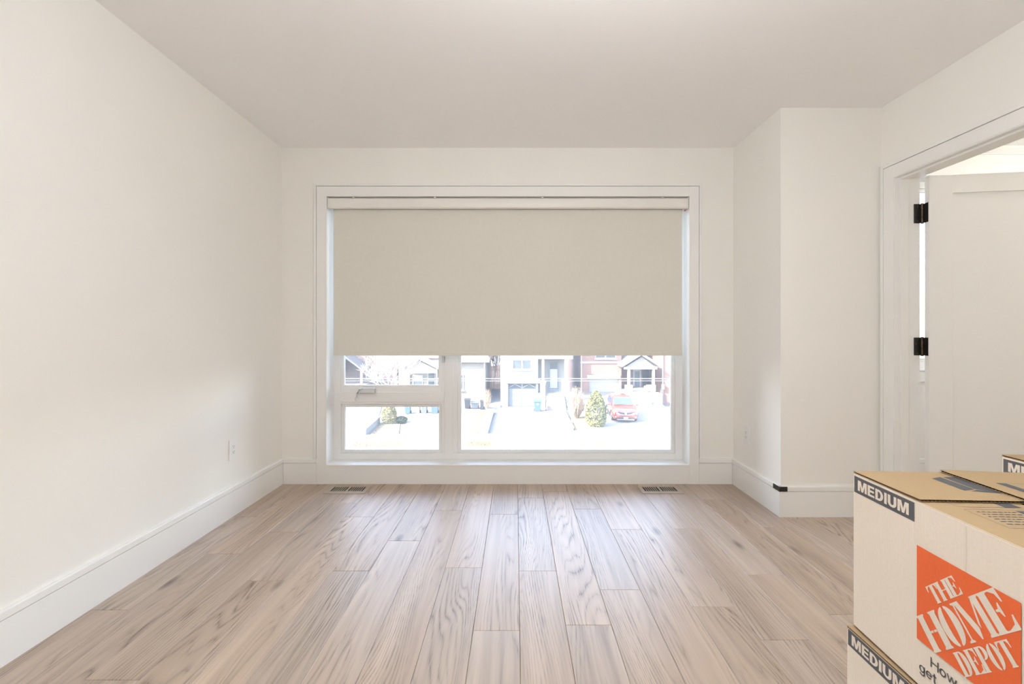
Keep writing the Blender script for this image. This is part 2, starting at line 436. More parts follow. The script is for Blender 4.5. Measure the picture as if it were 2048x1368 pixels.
build('crank_arm', MB().tube([(p0[0]+.02, YF-.028, p0[1]), (p0[0], YF-.034, p0[1]-.004), (p1[0], YF-.038, p1[1]), (p2[0], YF-.036, p2[1])], [.007, .009, .008, .006], 10), M_chrome, ck, smooth=True)
build('crank_knob', MB().lathe([(.002,-.012),(.008,-.008),(.0095,0),(.008,.008),(.002,.012)], (p2[0], YF-.040, p2[1]), 12), M_chrome, ck, smooth=True)
l0, l1 = wpx(884, 724), wpx(889, 704)
lk = build('sash_lock', B(l0[0], l1[0], YF-.010, YF+.004, l0[1], l1[1]), M_chrome, w1, bevel=.003)
build('lock_lever', MB().tube([(l0[0]+.006, YF-.012, l1[1]), (l0[0]+.002, YF-.02, l0[1]+.02), (l0[0]+.004, YF-.018, l0[1]-.006)], .005, 8), M_chrome, lk, smooth=True)

# ------------------------------------------------------------------ roller blind
rb = tag(empty('roller_blind', (-.055, 3.39, .95)), 'cream blackout roller blind pulled two thirds down in the large window', 'blind')
BX0, BX1 = OPX0+.005, OPX1-.005
zt, zb = 2.127, 2.050
prof = [(3.355, zt), (3.345, zt-.006), (3.343, zt-.03), (3.343, zb+.022), (3.347, zb+.008), (3.357, zb), (3.368, zb), (3.368, zb+.004), (3.36, zb+.006), (3.352, zb+.014), (3.348, zb+.03), (3.348, zt-.01), (3.44, zt-.01), (3.44, zt)]
ca = build('cassette', MB().prism(prof, 'x', BX0+.004, BX1-.004), M_cass, rb, smooth=True)
ep = [(3.346, zt), (3.341, zt-.02), (3.341, zb+.02), (3.346, zb+.004), (3.36, zb-.004), (3.44, zb-.004), (3.44, zt)]
for a in (BX0, BX1-.004): build('end_cap', MB().prism(ep, 'x', a, a+.004), M_cass, ca)
for px in (707, 870, 1085, 1325):
    cx = (px-VX)*3.35/F
    build('clip', B(cx-.008, cx+.008, 3.345, 3.40, zt, zt+.006), M_cass, ca, bevel=.001)
build('roller_tube', MB().tube([(BX0+.01, 3.40, zb+.036), (BX1-.01, 3.40, zb+.036)], .026, 20), M_cass, rb, smooth=True)
FX0, FX1 = -1.371, 1.254
build('fabric', B(FX0, FX1, 3.389, 3.3905, .972, zb+.05), M_blind, rb)
build('hem_bar', B(FX0, FX1, 3.383, 3.3965, .951, .978), M_blind, rb, bevel=.003)
build('chain_stop', B(FX1+.012, FX1+.022, 3.37, 3.38, zb-.016, zb-.006), M_orange, rb, bevel=.002)

# ------------------------------------------------------------------ doorway, casing, jamb, door
trim2 = struct(empty('trim_2', (XR, DY1, 0)), 'white grooved door casing and rabbeted jamb', 'trim')
CJ = 0.076
for nm, a in (('casing_board', (DY1+.004, DY1+CJ, 0, DZ+.075)), ('casing_board', (DY0-CJ, DY0-.004, 0, DZ+.075)), ('casing_board', (DY0-.004, DY1+.004, DZ+.004, DZ+.075))):
    build(nm, B(XR-.016, XR, a[0], a[1], a[2], a[3]), M_trim, trim2, bevel=.001)
    build('hall_casing', B(XW, XW+.016, a[0]+(.012 if a[0] > DY1 else 0), a[1], a[2]+(.012 if a[2] > 1 else 0), a[3]), M_trim, trim2, bevel=.001)
for a in ((DY1+CJ+.003, DY1+CJ+.023, .187, DZ+.098), (DY0-CJ-.023, DY0-CJ-.003, 0, DZ+.098), (DY0-CJ-.003, DY1+CJ+.003, DZ+.078, DZ+.098)):
    build('outer_band', B(XR-.019, XR, *a), M_trim, trim2, bevel=.003)
JX0, JX1 = XR-.012, XW+.014
build('jamb', B(JX0, JX1, DY1, DY1+.013, 0, DZ+.013), M_trim, trim2)
build('jamb', B(JX0, JX1, DY0-.013, DY0, 0, DZ+.013), M_trim, trim2)
build('jamb', B(JX0, JX1, DY0, DY1, DZ, DZ+.013), M_trim, trim2)
for x0, x1, d in ((XR+.018, XR+.062, .012), ):
    build('door_stop', B(x0, x1, DY1-d, DY1, 0, DZ), M_trim, trim2, bevel=.001)
    build('door_stop', B(x0, x1, DY0, DY0+d, 0, DZ), M_trim, trim2, bevel=.001)
    build('door_stop', B(x0, x1, DY0+d, DY1-d, DZ-d, DZ), M_trim, trim2, bevel=.001)
door = struct(empty('door_1', (2.383, 2.637, 0), R(-8)), 'cream shaker door standing open into the next room on black hinges', 'door')
dx0, dx1, dy0, dy1, dz1 = .007, .785, -.044, -.009, 2.028
ST, RT = .121, .103
build('stile', B(dx0, dx0+ST, dy0, dy1, .012, dz1), M_trim, door, world=False, bevel=.0012)
build('stile', B(dx1-ST, dx1, dy0, dy1, .012, dz1), M_trim, door, world=False, bevel=.0012)
build('rail', B(dx0+ST, dx1-ST, dy0, dy1, dz1-RT, dz1), M_trim, door, world=False, bevel=.0012)
build('rail', B(dx0+ST, dx1-ST, dy0, dy1, .012, .23), M_trim, door, world=False, bevel=.0012)
build('panel', B(dx0+ST-.01, dx1-ST+.01, dy0+.011, dy1-.011, .22, dz1-RT+.01), M_trim, door, world=False)
kn = build('door_knob', MB().lathe([(.026,-.105),(.03,-.09),(.024,-.075),(.011,-.068),(.011,-.052),(.03,-.05),(.03,-.044)], (dx1-.06, 0, .95), 20, 'y'), M_black, door, world=False, smooth=True)
for hz, hh in ((1.822, .112), (1.043, .104), (.25, .104)):
    h = build('hinge', MB().tube([(0, 0, hz-hh/2-.004), (0, 0, hz+hh/2+.004)], .0075, 12), M_bronze, door, world=False, smooth=True)
    build('hinge_leaf', B(dx0-.0025, dx0, -.037, -.002, hz-hh/2, hz+hh/2), M_black, h, world=False)
    jl = MB().box(-.045, -.004, .001, .0045, hz-hh/2, hz+hh/2)
    rot = Matrix.Rotation(R(8), 3, 'Z'); jl.v = [tuple(rot @ Vector(v)) for v in jl.v]
    build('hinge_leaf', jl, M_black, h, world=False)
    sc = MB()
    for dz in (-.38, -.14, .14, .38):
        c = rot @ Vector((-.026 if abs(dz) > .2 else -.034, -.0003, 0))
        sc.lathe([(.0005,-.001),(.0034,-.0006),(.0036,.001),(.0036,.002)], (c.x, c.y, hz+dz*hh), 8, 'y')
        sc.lathe([(.0005,-.001),(.0034,-.0006),(.0036,.001),(.0036,.002)], (dx0-.0022, -.020-(0 if abs(dz) > .2 else .008), hz+dz*hh), 8, 'x')
    build('screws', sc, M_bronze, h, world=False, smooth=True)['kind'] = 'stuff'

# window and cornice of the next room
w2 = struct(empty('window_2', (3.24, YF, N_Z0)), 'bright white window of the next room behind the open door', 'window')
build('outer_frame', MB().ring(N_X0, N_X1, N_Z0, N_Z1, .05, .05, .05, .05, YF, FY1), M_vinyl, w2, bevel=.002)
s2 = build('sash', MB().ring(N_X0+.05, N_X1-.05, N_Z0+.05, N_Z1-.05, .025, .025, .025, .025, YF+.02, YF+.05), M_vinyl, w2, bevel=.002)
build('pane', B(N_X0+.072, N_X1-.072, YF+.038, YF+.042, N_Z0+.072, N_Z1-.072), M_glass, s2)
trim3 = struct(empty('trim_3', (3.24, YB, N_Z0)), 'white casing around the window of the next room', 'trim')
for a in ((N_X0-LN, N_X0, N_Z0-LN, N_Z1+LN), (N_X1, N_X1+LN, N_Z0-LN, N_Z1+LN), (N_X0, N_X1, N_Z0-LN, N_Z0), (N_X0, N_X1, N_Z1, N_Z1+LN)):
    build('liner', B(a[0], a[1], YB-CT-.004, YF+.04, a[2], a[3]), M_trim, trim3)
for a in ((N_X0-.09, N_X0-.014, N_Z0-.09, N_Z1+.08), (N_X1+.014, N_X1+.09, N_Z0-.09, N_Z1+.08), (N_X0-.014, N_X1+.014, N_Z1+.014, N_Z1+.08), (N_X0-.014, N_X1+.014, N_Z0-.09, N_Z0-.014)):
    build('casing_board', B(a[0], a[1], YB-CT, YB, a[2], a[3]), M_trim, trim3, bevel=.001)
struct(build('trim_4', MB().prism([(YB, 2.45), (YB-.012, 2.45), (YB-.012, 2.458), (YB-.045, 2.492), (YB-.045, H), (YB, H)], 'x', XW, XN), M_trim), 'slim white cornice of the next room', 'trim')

# ------------------------------------------------------------------ ceiling lamps
def ceiling_lamp(loc, label, strength, col, drop):
    """pendant lamp: canopy, short stem and an opal globe"""
    r = tag(empty('ceiling_light', loc), label, 'lamp')
    x, y, z = loc
    build('canopy', MB().lathe([(.06, z), (.06, z-.015), (.02, z-.025)], (x, y, 0), 32), M_trim, r, smooth=True)
    build('stem', MB().tube([(x, y, z-.02), (x, y, z-drop+.13)], .012, 12), M_trim, r, smooth=True)
    m = emit_mat('lamp_glow_%d' % len(MATS), col, strength)
    build('globe', MB().lathe([(max(.002, .14*math.sin(PI*k/14)), z-drop-.14*math.cos(PI*k/14)) for k in range(15)], (x, y, 0), 32), m, r, smooth=True)
ceiling_lamp((.25, .75, H), 'white globe ceiling lamp in the room with the boxes', LAMP_MAIN, (.96, .98, 1.0, 1), .43)
ceiling_lamp((3.9, 2.25, H), 'unseen globe lamp added to brighten the next room beyond the door', FILL_NEXT, (1.0, .95, .88, 1), .235)  # added fill, out of view, for the door face and the wall above

# ------------------------------------------------------------------ sockets, floor vents, corner guard
def outlet(y, side, label):
    x = XL if side > 0 else XC
    r = tag(empty('wall_outlet', (x, y, .345)), label, 'outlet')
    s = side
    build('cover_plate', B(*sorted((x, x+s*.007)), y-.0385, y+.0385, .345, .470), M_plate, r, bevel=.0025)
    rc = build('receptacle', B(*sorted((x+s*.005, x+s*.008)), y-.017, y+.017, .374, .441), M_plate, r, bevel=.001)
    for zc in (.391, .424):
        build('slot', B(*sorted((x+s*.0075, x+s*.0084)), y-.008, y-.006, zc-.001, zc+.007), M_dark, rc)
        build('slot', B(*sorted((x+s*.0075, x+s*.0084)), y+.006, y+.008, zc-.001, zc+.007), M_dark, rc)
        build('slot', MB().lathe([(.0001, x+s*.0075), (.0026, x+s*.0075), (.0026, x+s*.0084), (.0001, x+s*.0084)], (0, y, zc-.007), 10, 'x'), M_dark, rc)
outlet(2.766, 1, 'white wall socket on the long left wall above the skirting')
outlet(3.157, -1, 'white wall socket on the side of the boxed-out corner')

def vent(x0, x1, y0, y1, label):
    r = tag(empty('floor_vent', ((x0+x1)/2, (y0+y1)/2, 0)), label, 'vent')
    build('frame', MB().box(x0, x1, y0, y0+.042, 0, .005).box(x0, x1, y1-.018, y1, 0, .005).box(x0, x0+.03, y0+.042, y1-.018, 0, .005)
          .box(x1-.03, x1, y0+.042, y1-.018, 0, .005).box((x0+x1)/2-.008, (x0+x1)/2+.008, y0+.042, y1-.018, 0, .005), M_vent, r)
    build('slot_shade', B(x0+.03, x1-.03, y0+.042, y1-.018, .0003, .0012), M_dark, r)  # dark sheet in place of the shade down between the slats
    for a, b in ((x0+.03, (x0+x1)/2-.008), ((x0+x1)/2+.008, x1-.03)):
        n = 7; st = (b-a)/n
        for i in range(1, n):
            c = a+i*st
            build('slat', B(c-st*.17, c+st*.17, y0+.042, y1-.018, .001, .0045), M_vent, r)
vent(-1.342, -1.052, 3.135, 3.285, 'flush wooden floor vent near the left end of the window')
vent(.886, 1.177, 3.135, 3.285, 'flush wooden floor vent near the boxed-out corner')
cg = MB().prism([(XC-.022, YC+.045), (XC-.018, YC+.045), (XC-.018, YC-.018), (XC+.028, YC-.018), (XC+.028, YC-.022), (XC-.018, YC-.0225), (XC-.0225, YC-.018)], 'z', .159, .187)
tag(build('corner_guard', cg, M_black), 'black angled corner guard on the skirting of the boxed-out corner', 'corner guard')

# ------------------------------------------------------------------ lettering
def stroke(pts, w):
    """polyline of given width as 2D quads with round-ish joints"""
    out = []
    for (x0, y0), (x1, y1) in zip(pts[:-1], pts[1:]):
        d = math.hypot(x1-x0, y1-y0) or 1e-6; nx, ny = -(y1-y0)/d*w/2, (x1-x0)/d*w/2
        ex, ey = (x1-x0)/d*w*.12, (y1-y0)/d*w*.12
        out.append([(x0-ex+nx, y0-ey+ny), (x0-ex-nx, y0-ey-ny), (x1+ex-nx, y1+ey-ny), (x1+ex+nx, y1+ey+ny)])
    return out
def arc(cx, cy, rx, ry, a0, a1, n=14):
    return [(cx+rx*math.cos(R(a0+(a1-a0)*i/n)), cy+ry*math.sin(R(a0+(a1-a0)*i/n))) for i in range(n+1)]
def band(outer, inner): return [outer + inner[::-1]]
# bold sans capitals, cap height 1: (width, polygons)
SANS = {
 'M': (1.06, [[(0,0),(.25,0),(.25,.62),(.42,0),(.64,0),(.81,.62),(.81,0),(1.06,0),(1.06,1),(.70,1),(.53,.38),(.36,1),(0,1)]]),
 'E': (.76, [[(0,0),(.76,0),(.76,.2),(.27,.2),(.27,.41),(.70,.41),(.70,.6),(.27,.6),(.27,.8),(.74,.8),(.74,1),(0,1)]]),
 'D': (.84, [[(0,0),(.27,0),(.27,1),(0,1)], [(.27,.2),(.27,0)]+arc(.36,.5,.48,.5,-90,90)+[(.27,1),(.27,.8)]+arc(.36,.5,.2,.3,90,-90)]),
 'I': (.27, [[(0,0),(.27,0),(.27,1),(0,1)]]),
 'U': (.86, [[(0,1),(.27,1),(.27,.38)]+arc(.43,.38,.16,.18,180,360)+[(.59,1),(.86,1),(.86,.36)]+arc(.43,.36,.43,.37,0,-180)]),
}
def stem(x, w=.31, s=.05):
    return [(x-s,0),(x+w+s,0),(x+w+s,.035),(x+w,.075),(x+w,.925),(x+w+s,.965),(x+w+s,1),(x-s,1),(x-s,.965),(x,.925),(x,.075),(x-s,.035)]
def earm(x, w, top):
    p = [(x,1),(x+w,1),(x+w+.02,.66),(x+w-.04,.66),(x+w-.12,.86),(x+.10,.955),(x,.955)]
    return p if top else [(a, 1-b) for a, b in p]
# stencil serif capitals
STEN = {
 'T': (.98, [stem(.355), [(0,1),(.30,1),(.30,.955),(.20,.94),(.09,.84),(.055,.68),(.0,.68)], [(.98,1),(.68,1),(.68,.955),(.78,.94),(.89,.84),(.925,.68),(.98,.68)]]),
 'H': (1.06, [stem(.055), stem(.735), [(.35,.475),(.52,.475),(.52,.535),(.35,.535)], [(.56,.475),(.71,.475),(.71,.535),(.56,.535)]]),
 'E': (.92, [stem(.055), earm(.41, .42, True), earm(.41, .50, False), [(.41,.53),(.52,.54),(.60,.67),(.64,.67),(.64,.34),(.60,.34),(.52,.47),(.41,.48)]]),
 'O': (.92, [arc(.44,.5,.44,.515,95,265,18)+arc(.42,.5,.10,.45,262,98,18), arc(.48,.5,.44,.515,85,-85,18)+arc(.50,.5,.10,.45,-82,82,18)]),
 'M': (1.30, [[(-.02,0),(.24,0),(.24,.035),(.15,.075),(.15,.90),(.08,.96),(.08,.075),(-.02,.035)],
              [(-.02,1),(.36,1),(.70,.28),(.61,.02),(.56,.02),(.18,.90),(-.02,.965)],
              [(.735,.36),(.98,1),(1.02,1),(1.02,.88),(.77,.25)], stem(1.00, .25)]),
 'D': (.96, [stem(.055), [(.41,1)]+arc(.46,.5,.46,.5,88,-88,18)+[(.41,0),(.41,.045)]+arc(.44,.5,.13,.44,-84,84,18)+[(.41,.955)]]),
 'P': (.86, [stem(.055), [(.41,1)]+arc(.46,.73,.38,.27,88,-88,14)+[(.41,.46),(.41,.50)]+arc(.44,.73,.12,.215,-84,84,14)+[(.41,.96)]]),
}
# regular sans by strokes, x-height .72
def lc(ch):
    w = .125
    return {'H': (.80, stroke([(.06,0),(.06,1)], w)+stroke([(.74,0),(.74,1)], w)+stroke([(.06,.52),(.74,.52)], w)),
            'o': (.66, stroke(arc(.33,.36,.27,.31,0,360,20), w)),
            'w': (.92, stroke([(.05,.72),(.25,.05),(.46,.68),(.67,.05),(.87,.72)], w)),
            'g': (.64, stroke(arc(.30,.37,.24,.30,0,360,20), w)+stroke([(.55,.72),(.55,-.06)], w)+stroke(arc(.30,-.06,.25,.20,0,-155,10), w)),
            'e': (.64, stroke(arc(.32,.36,.26,.31,-40,-360,20)+[(.06,.36)], w)),
            't': (.40, stroke([(.17,.95),(.17,.14)]+arc(.29,.14,.12,.11,180,290,6), w)+stroke([(.0,.68),(.36,.68)], w))}[ch]
def word(txt, font, track):
    polys, x = [], 0.0
    for c in txt:
        wd, ps = font(c) if callable(font) else font[c]
        polys += [[(x+a, b) for a, b in p] for p in ps]; x += wd+track
    return polys, x-track
def place(polys, width, origin, udir, vdir, w, h):
    """letters into a plane: origin + u*w*udir + v*h*vdir (2D)"""
    return [[(origin[0]+a/width*w*udir[0]+b*h*vdir[0], origin[1]+a/width*w*udir[1]+b*h*vdir[1]) for a, b in p] for p in polys]

# ------------------------------------------------------------------ moving boxes
BL, BW, BH, TH = .559, .406, .387, .0047
def flute_flap(mb_l, mb_f, o, u, v, lu, lv, n):
    """sheet of corrugated board: o corner, u along the hinge, v away from it, n up; flutes run along v"""
    o, u, v, n = Vector(o), Vector(u), Vector(v), Vector(n)
    for k0, k1 in ((0, .0007), (TH-.0007, TH)):
        vs = [o+u*a*lu+v*b*lv+n*c for c in (k0, k1) for a, b in ((0,0),(1,0),(1,1),(0,1))]
        mb_l.add(vs, [(0,3,2,1),(4,5,6,7),(0,1,5,4),(1,2,6,5),(2,3,7,6),(3,0,4,7)])
    m = int(lu/.0078)*6
    vs = []
    for i in range(m+1):
        h = TH/2+math.sin(i/6*2*PI)*(TH/2-.0006)
        p = o+u*(lu*i/m)+n*h
        vs += [p+v*.0008, p+v*(lv-.0008)]
    mb_f.add(vs, [(2*i, 2*i+1, 2*i+3, 2*i+2) for i in range(m)])
def moving_box(loc, rz, label, pressed=False):
    """origin at the far left bottom corner; local -y runs along the printed long side, +x to the right"""
    r = tag(empty('moving_box', loc, rz), label, 'box', 'printed moving boxes')
    hb = BH-(3.3 if pressed else 2)*TH
    k = 0.0 if pressed else 1.0
    body = MB()
    body.box(0, TH, -BL, 0, 0, hb).box(BW-TH, BW, -BL, 0, 0, hb).box(TH, BW-TH, -TH, 0, 0, hb).box(TH, BW-TH, -BL, -BL+TH, 0, hb).box(TH, BW-TH, -BL+TH, -TH, 0, TH)
    body = build('body', body, M_kraftp, r, world=False, bevel=.0012)
    # score line pressed into the printed side where the flaps end
    build('score_line', MB().prism([(-.0004, -.2955), (-.0010, -.298), (-.0004, -.3005), (.0002, -.298)], 'z', .0, hb-.001), M_kraftp, body, world=False)
    flaps = {}
    def flap(key, o, u, v, lu, lv, tilt=0.0):
        a, b = MB(), MB()
        n = Vector((0, 0, 1))
        v2 = (Vector(v)+n*math.tan(R(tilt))).normalized(); n2 = Vector(u).cross(v2)
        if n2.z < 0: n2 = -n2
        flute_flap(a, b, o, u, v2, lu, lv, n2)
        p = build('flap', a, M_kraft, r, world=False)
        build('fluting', b, M_kdark, p, world=False)
        flaps[key] = (p, Vector(o)+n2*(TH+.0003), Vector(u), v2, n2)
    fl = BW/2
    flap('left', (0, 0, hb), (0, -1, 0), (1, 0, 0), BL, fl, 0)
    flap('far', (0.002, .003, hb+TH), (1, 0, 0), (0, -1, 0), BW-.004, fl-.004, .5*k)
    flap('near', (0.006, -BL+.005, hb-TH-.001), (1, 0, 0), (0, 1, 0), BW-.012, fl-.004, 0)
    flap('right', (BW, 0, hb+TH*(2.1-.6*k)), (0, -1, 0), (-1, 0, 0), BL, fl-.006, 1.4*k)
    def flat(key, polys, mat, name, lift=0):
        p, o, u, v, n = flaps[key]
        mb = MB()
        for pl in polys: mb.add([o+u*a+v*b+n*lift for a, b in pl], [tuple(range(len(pl)))])
        build(name, mb, mat, p, world=False)
    # printing on the long side: (s from the far edge, t down from the top)
    def side(polys, mat, name, lift, par):
        mb = MB()
        for pl in polys: mb.add([(-lift, -s, BH-t) for s, t in pl], [tuple(range(len(pl)))])
        return build(name, mb, mat, par, world=False)
    lab = side([[(.004,.0095),(.185,.0095),(.185,.050),(.004,.050)]], M_ink, 'size_label', .0005, body)
    ps, w = word('MEDIUM', SANS, .10)
    side(place(ps, w, (.017, .0423), (1, 0), (0, -1), .154, .0255), M_paper, 'size_lettering', .0009, body)
    side([[(.192,.0955),(.3965,.0955),(.3965,.2915),(.192,.2915)]], M_orange, 'logo_square', .0013, body)
    ca_, sa = math.cos(R(43.5)), math.sin(R(43.5))
    lt = []
    for t, o, wd, ht in (('THE', (.2357,.1955), .083, .0325), ('HOME', (.2345,.2935), .226, .0640), ('DEPOT', (.300,.2915), .137, .0375)):
        ps, w = word(t, STEN, .0 if t == 'HOME' else -.02)
        lt += place(ps, w, o, (ca_, -sa), (-sa, -ca_), wd, ht)
    side(lt, M_paper, 'logo_lettering', .0017, body)
    sl = []
    for t, o, wd in (('How', (.2245,.3268), .0575), ('get', (.1975,.3545), .041)):
        ps, w = word(t, lc, .07)
        sl += place(ps, w, o, (1, 0), (0, -1), wd, .0195)
    side(sl, M_ink, 'slogan', .0009, body)
    # printing on the flaps: (u along the hinge, v away from the hinge)
    flat('far', [[(.145,.054),(.174,.042),(.173,.130),(.143,.140)], [(.181,.042),(.233,.037),(.233,.153),(.208,.153),(.176,.127)], [(.154,.142),(.175,.133),(.203,.143),(.233,.158),(.198,.153)]], M_ink, 'box_pictogram')
    ol = lambda x0, x1, y0, y1, w=.0009: [[(x0,y0),(x1,y0),(x1,y0+w),(x0,y0+w)], [(x0,y1-w),(x1,y1-w),(x1,y1),(x0,y1)], [(x0,y0),(x0+w,y0),(x0+w,y1),(x0,y1)], [(x1-w,y0),(x1,y0),(x1,y1),(x1-w,y1)]]
    txt = []
    rr = random.Random(3)
    for i in range(6):
        y = .072
        while y < .142:
            l = rr.uniform(.004, .011); x = .241+i*.0115
            txt.append([(x,y),(x,min(y+l,.146)),(x+.0035,min(y+l,.146)),(x+.0035,y)]); y += l+.003
    flat('left', ol(.150,.218,.058,.182) + ol(.230,.318,.058,.196) + [[(.150,.150),(.219,.150),(.219,.180),(.150,.180)], [(.235,.152),(.255,.152),(.255,.19),(.235,.19)]], M_ink, 'printed_panel')
    flat('left', txt, M_ink, 'printed_text', .0001)
    flat('right', ol(.095,.300,.020,.156) + [[(.095,.134),(.30,.134),(.30,.156),(.095,.156)]], M_ink, 'printed_panel')
    build('fold', MB().box(-.0002, .003, -BL, 0, hb-.0018, hb+TH+.0001), M_kraftp, body, world=False, bevel=.0012)
    return r
TOPZ = BH
moving_box((.8407, 1.141, 0), R(-.6), 'medium moving box at the bottom of the stack, orange logo box resting on it', True)
moving_box((.8545, 1.138, BH), R(-2.8), 'medium moving box with orange logo on top of the stack, flaps folded shut')
moving_box((1.3957, 1.291, 0), R(-1.2), 'medium moving box standing on the floor under another box nearer the doorway', True)
moving_box((1.3957, 1.291, BH), R(-1.2), 'medium moving box on top of the stack nearer the doorway')

# ------------------------------------------------------------------ the street outside
EH = 6.5                                   # eye height above the street
GZ = CH-EH
def Zg(y): return EH*F/(y-VY)              # distance of a ground point seen at image row y
def G(x, y):                               # ground point
    Z = Zg(y); return ((x-VX)*Z/F, Z)
def PX(x, Z): return (x-VX)*Z/F
def PZ(y, Z): return CH-(y-VY)*Z/F

M_conc = plain('pale_concrete', (0.163, 0.160, 0.154, 1), 0.9, 0.06, 1.5, bump=0.1, bscale=30)
M_asph = plain('shaded_asphalt', (0.055, 0.056, 0.06, 1), 0.95, 0.15, 3.0, bump=0.2, bscale=60)  # asphalt grey lowered to hold the shade on the left drive
M_grass = plain('dry_winter_grass', (0.158, 0.130, 0.069, 1), 1.0, 0.35, 7.0)
M_soil = plain('front_yard_ground', (0.129, 0.120, 0.102, 1), 1.0, 0.2, 2.0)
M_stone = brick_mat('pale_stone', (0.190, 0.184, 0.171, 1), (0.171, 0.166, 0.153, 1), (0.202, 0.196, 0.184, 1), 0.6, 0.25)
M_cream = brick_mat('cream_brick', (0.159, 0.143, 0.120, 1), (0.138, 0.122, 0.102, 1), (0.184, 0.178, 0.166, 1), 0.4, 0.12)
M_red = brick_mat('red_brick', (0.166, 0.067, 0.046, 1), (0.142, 0.055, 0.040, 1), (0.198, 0.166, 0.142, 1))
M_pink = brick_mat('pink_brick', (0.069, 0.038, 0.030, 1), (0.060, 0.033, 0.027, 1), (0.083, 0.073, 0.066, 1))
M_shadebrick = brick_mat('dark_shaded_brick', (0.061, 0.040, 0.034, 1), (0.043, 0.030, 0.029, 1), (0.144, 0.126, 0.115, 1))
M_stucco = plain('beige_stucco', (0.171, 0.159, 0.134, 1), 0.9, 0.05, 4.0)
M_wht = plain('white_exterior_paint', (0.274, 0.274, 0.270, 1), 0.6, 0.03, 2.0)
M_shing = plain('grey_shingles', (0.079, 0.076, 0.076, 1), 0.95, 0.25, 9.0)
M_rshing = plain('reddish_shingles', (0.144, 0.090, 0.072, 1), 0.95, 0.2, 9.0)
M_gdoor = plain('grey_garage_steel', (0.108, 0.119, 0.126, 1), 0.5, 0.03, 3.0)
M_cdoor = plain('cream_garage_steel', (0.216, 0.206, 0.187, 1), 0.5, 0.03, 3.0)
M_wpane = plain('dark_window_pane', (0.050, 0.061, 0.069, 1), 0.08, 0.25, 3.0)
M_curt = plain('white_curtain', (0.270, 0.270, 0.266, 1), 0.9, 0.03, 8.0)
M_fence = plain('cedar_boards', (0.36, 0.18, 0.09, 1), 0.85, 0.15, 6.0)
M_path = plain('grey_path', (0.13, 0.13, 0.135, 1), 0.95, 0.1, 3.0)
M_bark = plain('pale_bark', (0.281, 0.257, 0.229, 1), 0.95, 0.2, 10.0)
M_twig = plain('straw_twigs', (0.234, 0.180, 0.126, 1), 0.95, 0.25, 10.0)
M_leafy = plain('yellow_green_foliage', (0.130, 0.130, 0.043, 1), 0.9, 0.6, 4.0)
M_leafo = plain('olive_foliage', (0.173, 0.151, 0.050, 1), 0.9, 0.4, 4.0)
M_leafg = plain('dark_green_foliage', (0.050, 0.065, 0.029, 1), 0.9, 0.4, 4.0)
M_bblue = plain('blue_bin_plastic', (0.036, 0.072, 0.151, 1), 0.5, 0.05)
M_bblk = plain('black_bin_plastic', (0.018, 0.020, 0.023, 1), 0.5, 0.1)
M_bgrn = plain('grey_bin_plastic', (0.072, 0.083, 0.090, 1), 0.5, 0.1)
M_bcrm = plain('cream_bin_plastic', (0.180, 0.176, 0.151, 1), 0.5, 0.1)
M_cable = plain('pale_cable', (0.198, 0.206, 0.216, 1), 0.5, 0.05)
M_car = plain('red_car_paint', (0.202, 0.036, 0.022, 1), 0.3, 0.02, 3.0, coat=0.8)
M_cblk = plain('black_car_trim', (0.014, 0.015, 0.016, 1), 0.5, 0.1)
M_cglass = plain('car_glass', (0.036, 0.046, 0.069, 1), 0.05, 0.1)
M_silver = plain('silver_trim', (0.223, 0.226, 0.234, 1), 0.3, 0.03, metal=0.5)
M_tyre = plain('tyre_rubber', (0.010, 0.010, 0.010, 1), 0.85, 0.1)
M_lens = plain('lamp_lens', (0.270, 0.274, 0.274, 1), 0.1, 0.02)

def slab(name, pts, z0, z1, mat):
    return build(name, MB().prism(pts, 'z', z0, z1), mat)
struct(slab('ground', [(-70, 6), (70, 6), (70, 110), (-70, 110)], GZ-.5, GZ, M_soil), 'pale bare front yards across the street', 'ground')
struct(slab('road', [(-70, 12), (70, 12), (70, 24.2), (-70, 24.2)], GZ, GZ+.02, M_asph), 'grey asphalt street below the window', 'road')
struct(slab('sidewalk', [(-70, Zg(884)), (70, Zg(884)), (70, Zg(870)), (-70, Zg(870))], GZ, GZ+.05, M_conc), 'pale concrete sidewalk across the street', 'sidewalk')
struct(slab('driveway', [G(962, 895), G(1178, 895), G(1134, 814), G(996, 814)], GZ, GZ+.04, M_conc), 'white concrete driveway before the pale stone house', 'driveway')
struct(slab('driveway', [G(795, 895), G(958, 895), G(962, 822), G(820, 826)], GZ, GZ+.04, M_conc), 'white concrete forecourt before the gabled porch house', 'driveway')
struct(slab('driveway', [G(640, 895), G(705, 895), G(757, 836), G(690, 836), G(560, 838)], GZ, GZ+.04, M_conc), 'white concrete drive beside the sloping kerb wall', 'driveway')
struct(slab('driveway', [G(560, 838), G(690, 836), G(757, 836), G(768, 800), G(620, 800)], GZ, GZ+.04, M_asph), 'asphalt drive beside the yellow bush, shade put into its grey', 'driveway')  # dark patch drawn where the house shadow lies on the drive
def wedge(name, x0, x1, ya, yb, za, zb, mat):
    return build(name, MB().add([(x0,ya,GZ),(x1,ya,GZ),(x1,yb,GZ),(x0,yb,GZ),(x0,ya,za),(x1,ya,za),(x1,yb,zb),(x0,yb,zb)],
                 [(0,3,2,1),(4,5,6,7),(0,1,5,4),(1,2,6,5),(2,3,7,6),(3,0,4,7)]), mat)
ZE = 42.0; EZ = PZ(785, ZE)                # garage floor of the red brick house
struct(slab('driveway', [G(1205, 895), G(1420, 895), (12.6, 36.8), (5.9, 36.8)], GZ, GZ+.04, M_conc), 'white drive under the red car', 'driveway')
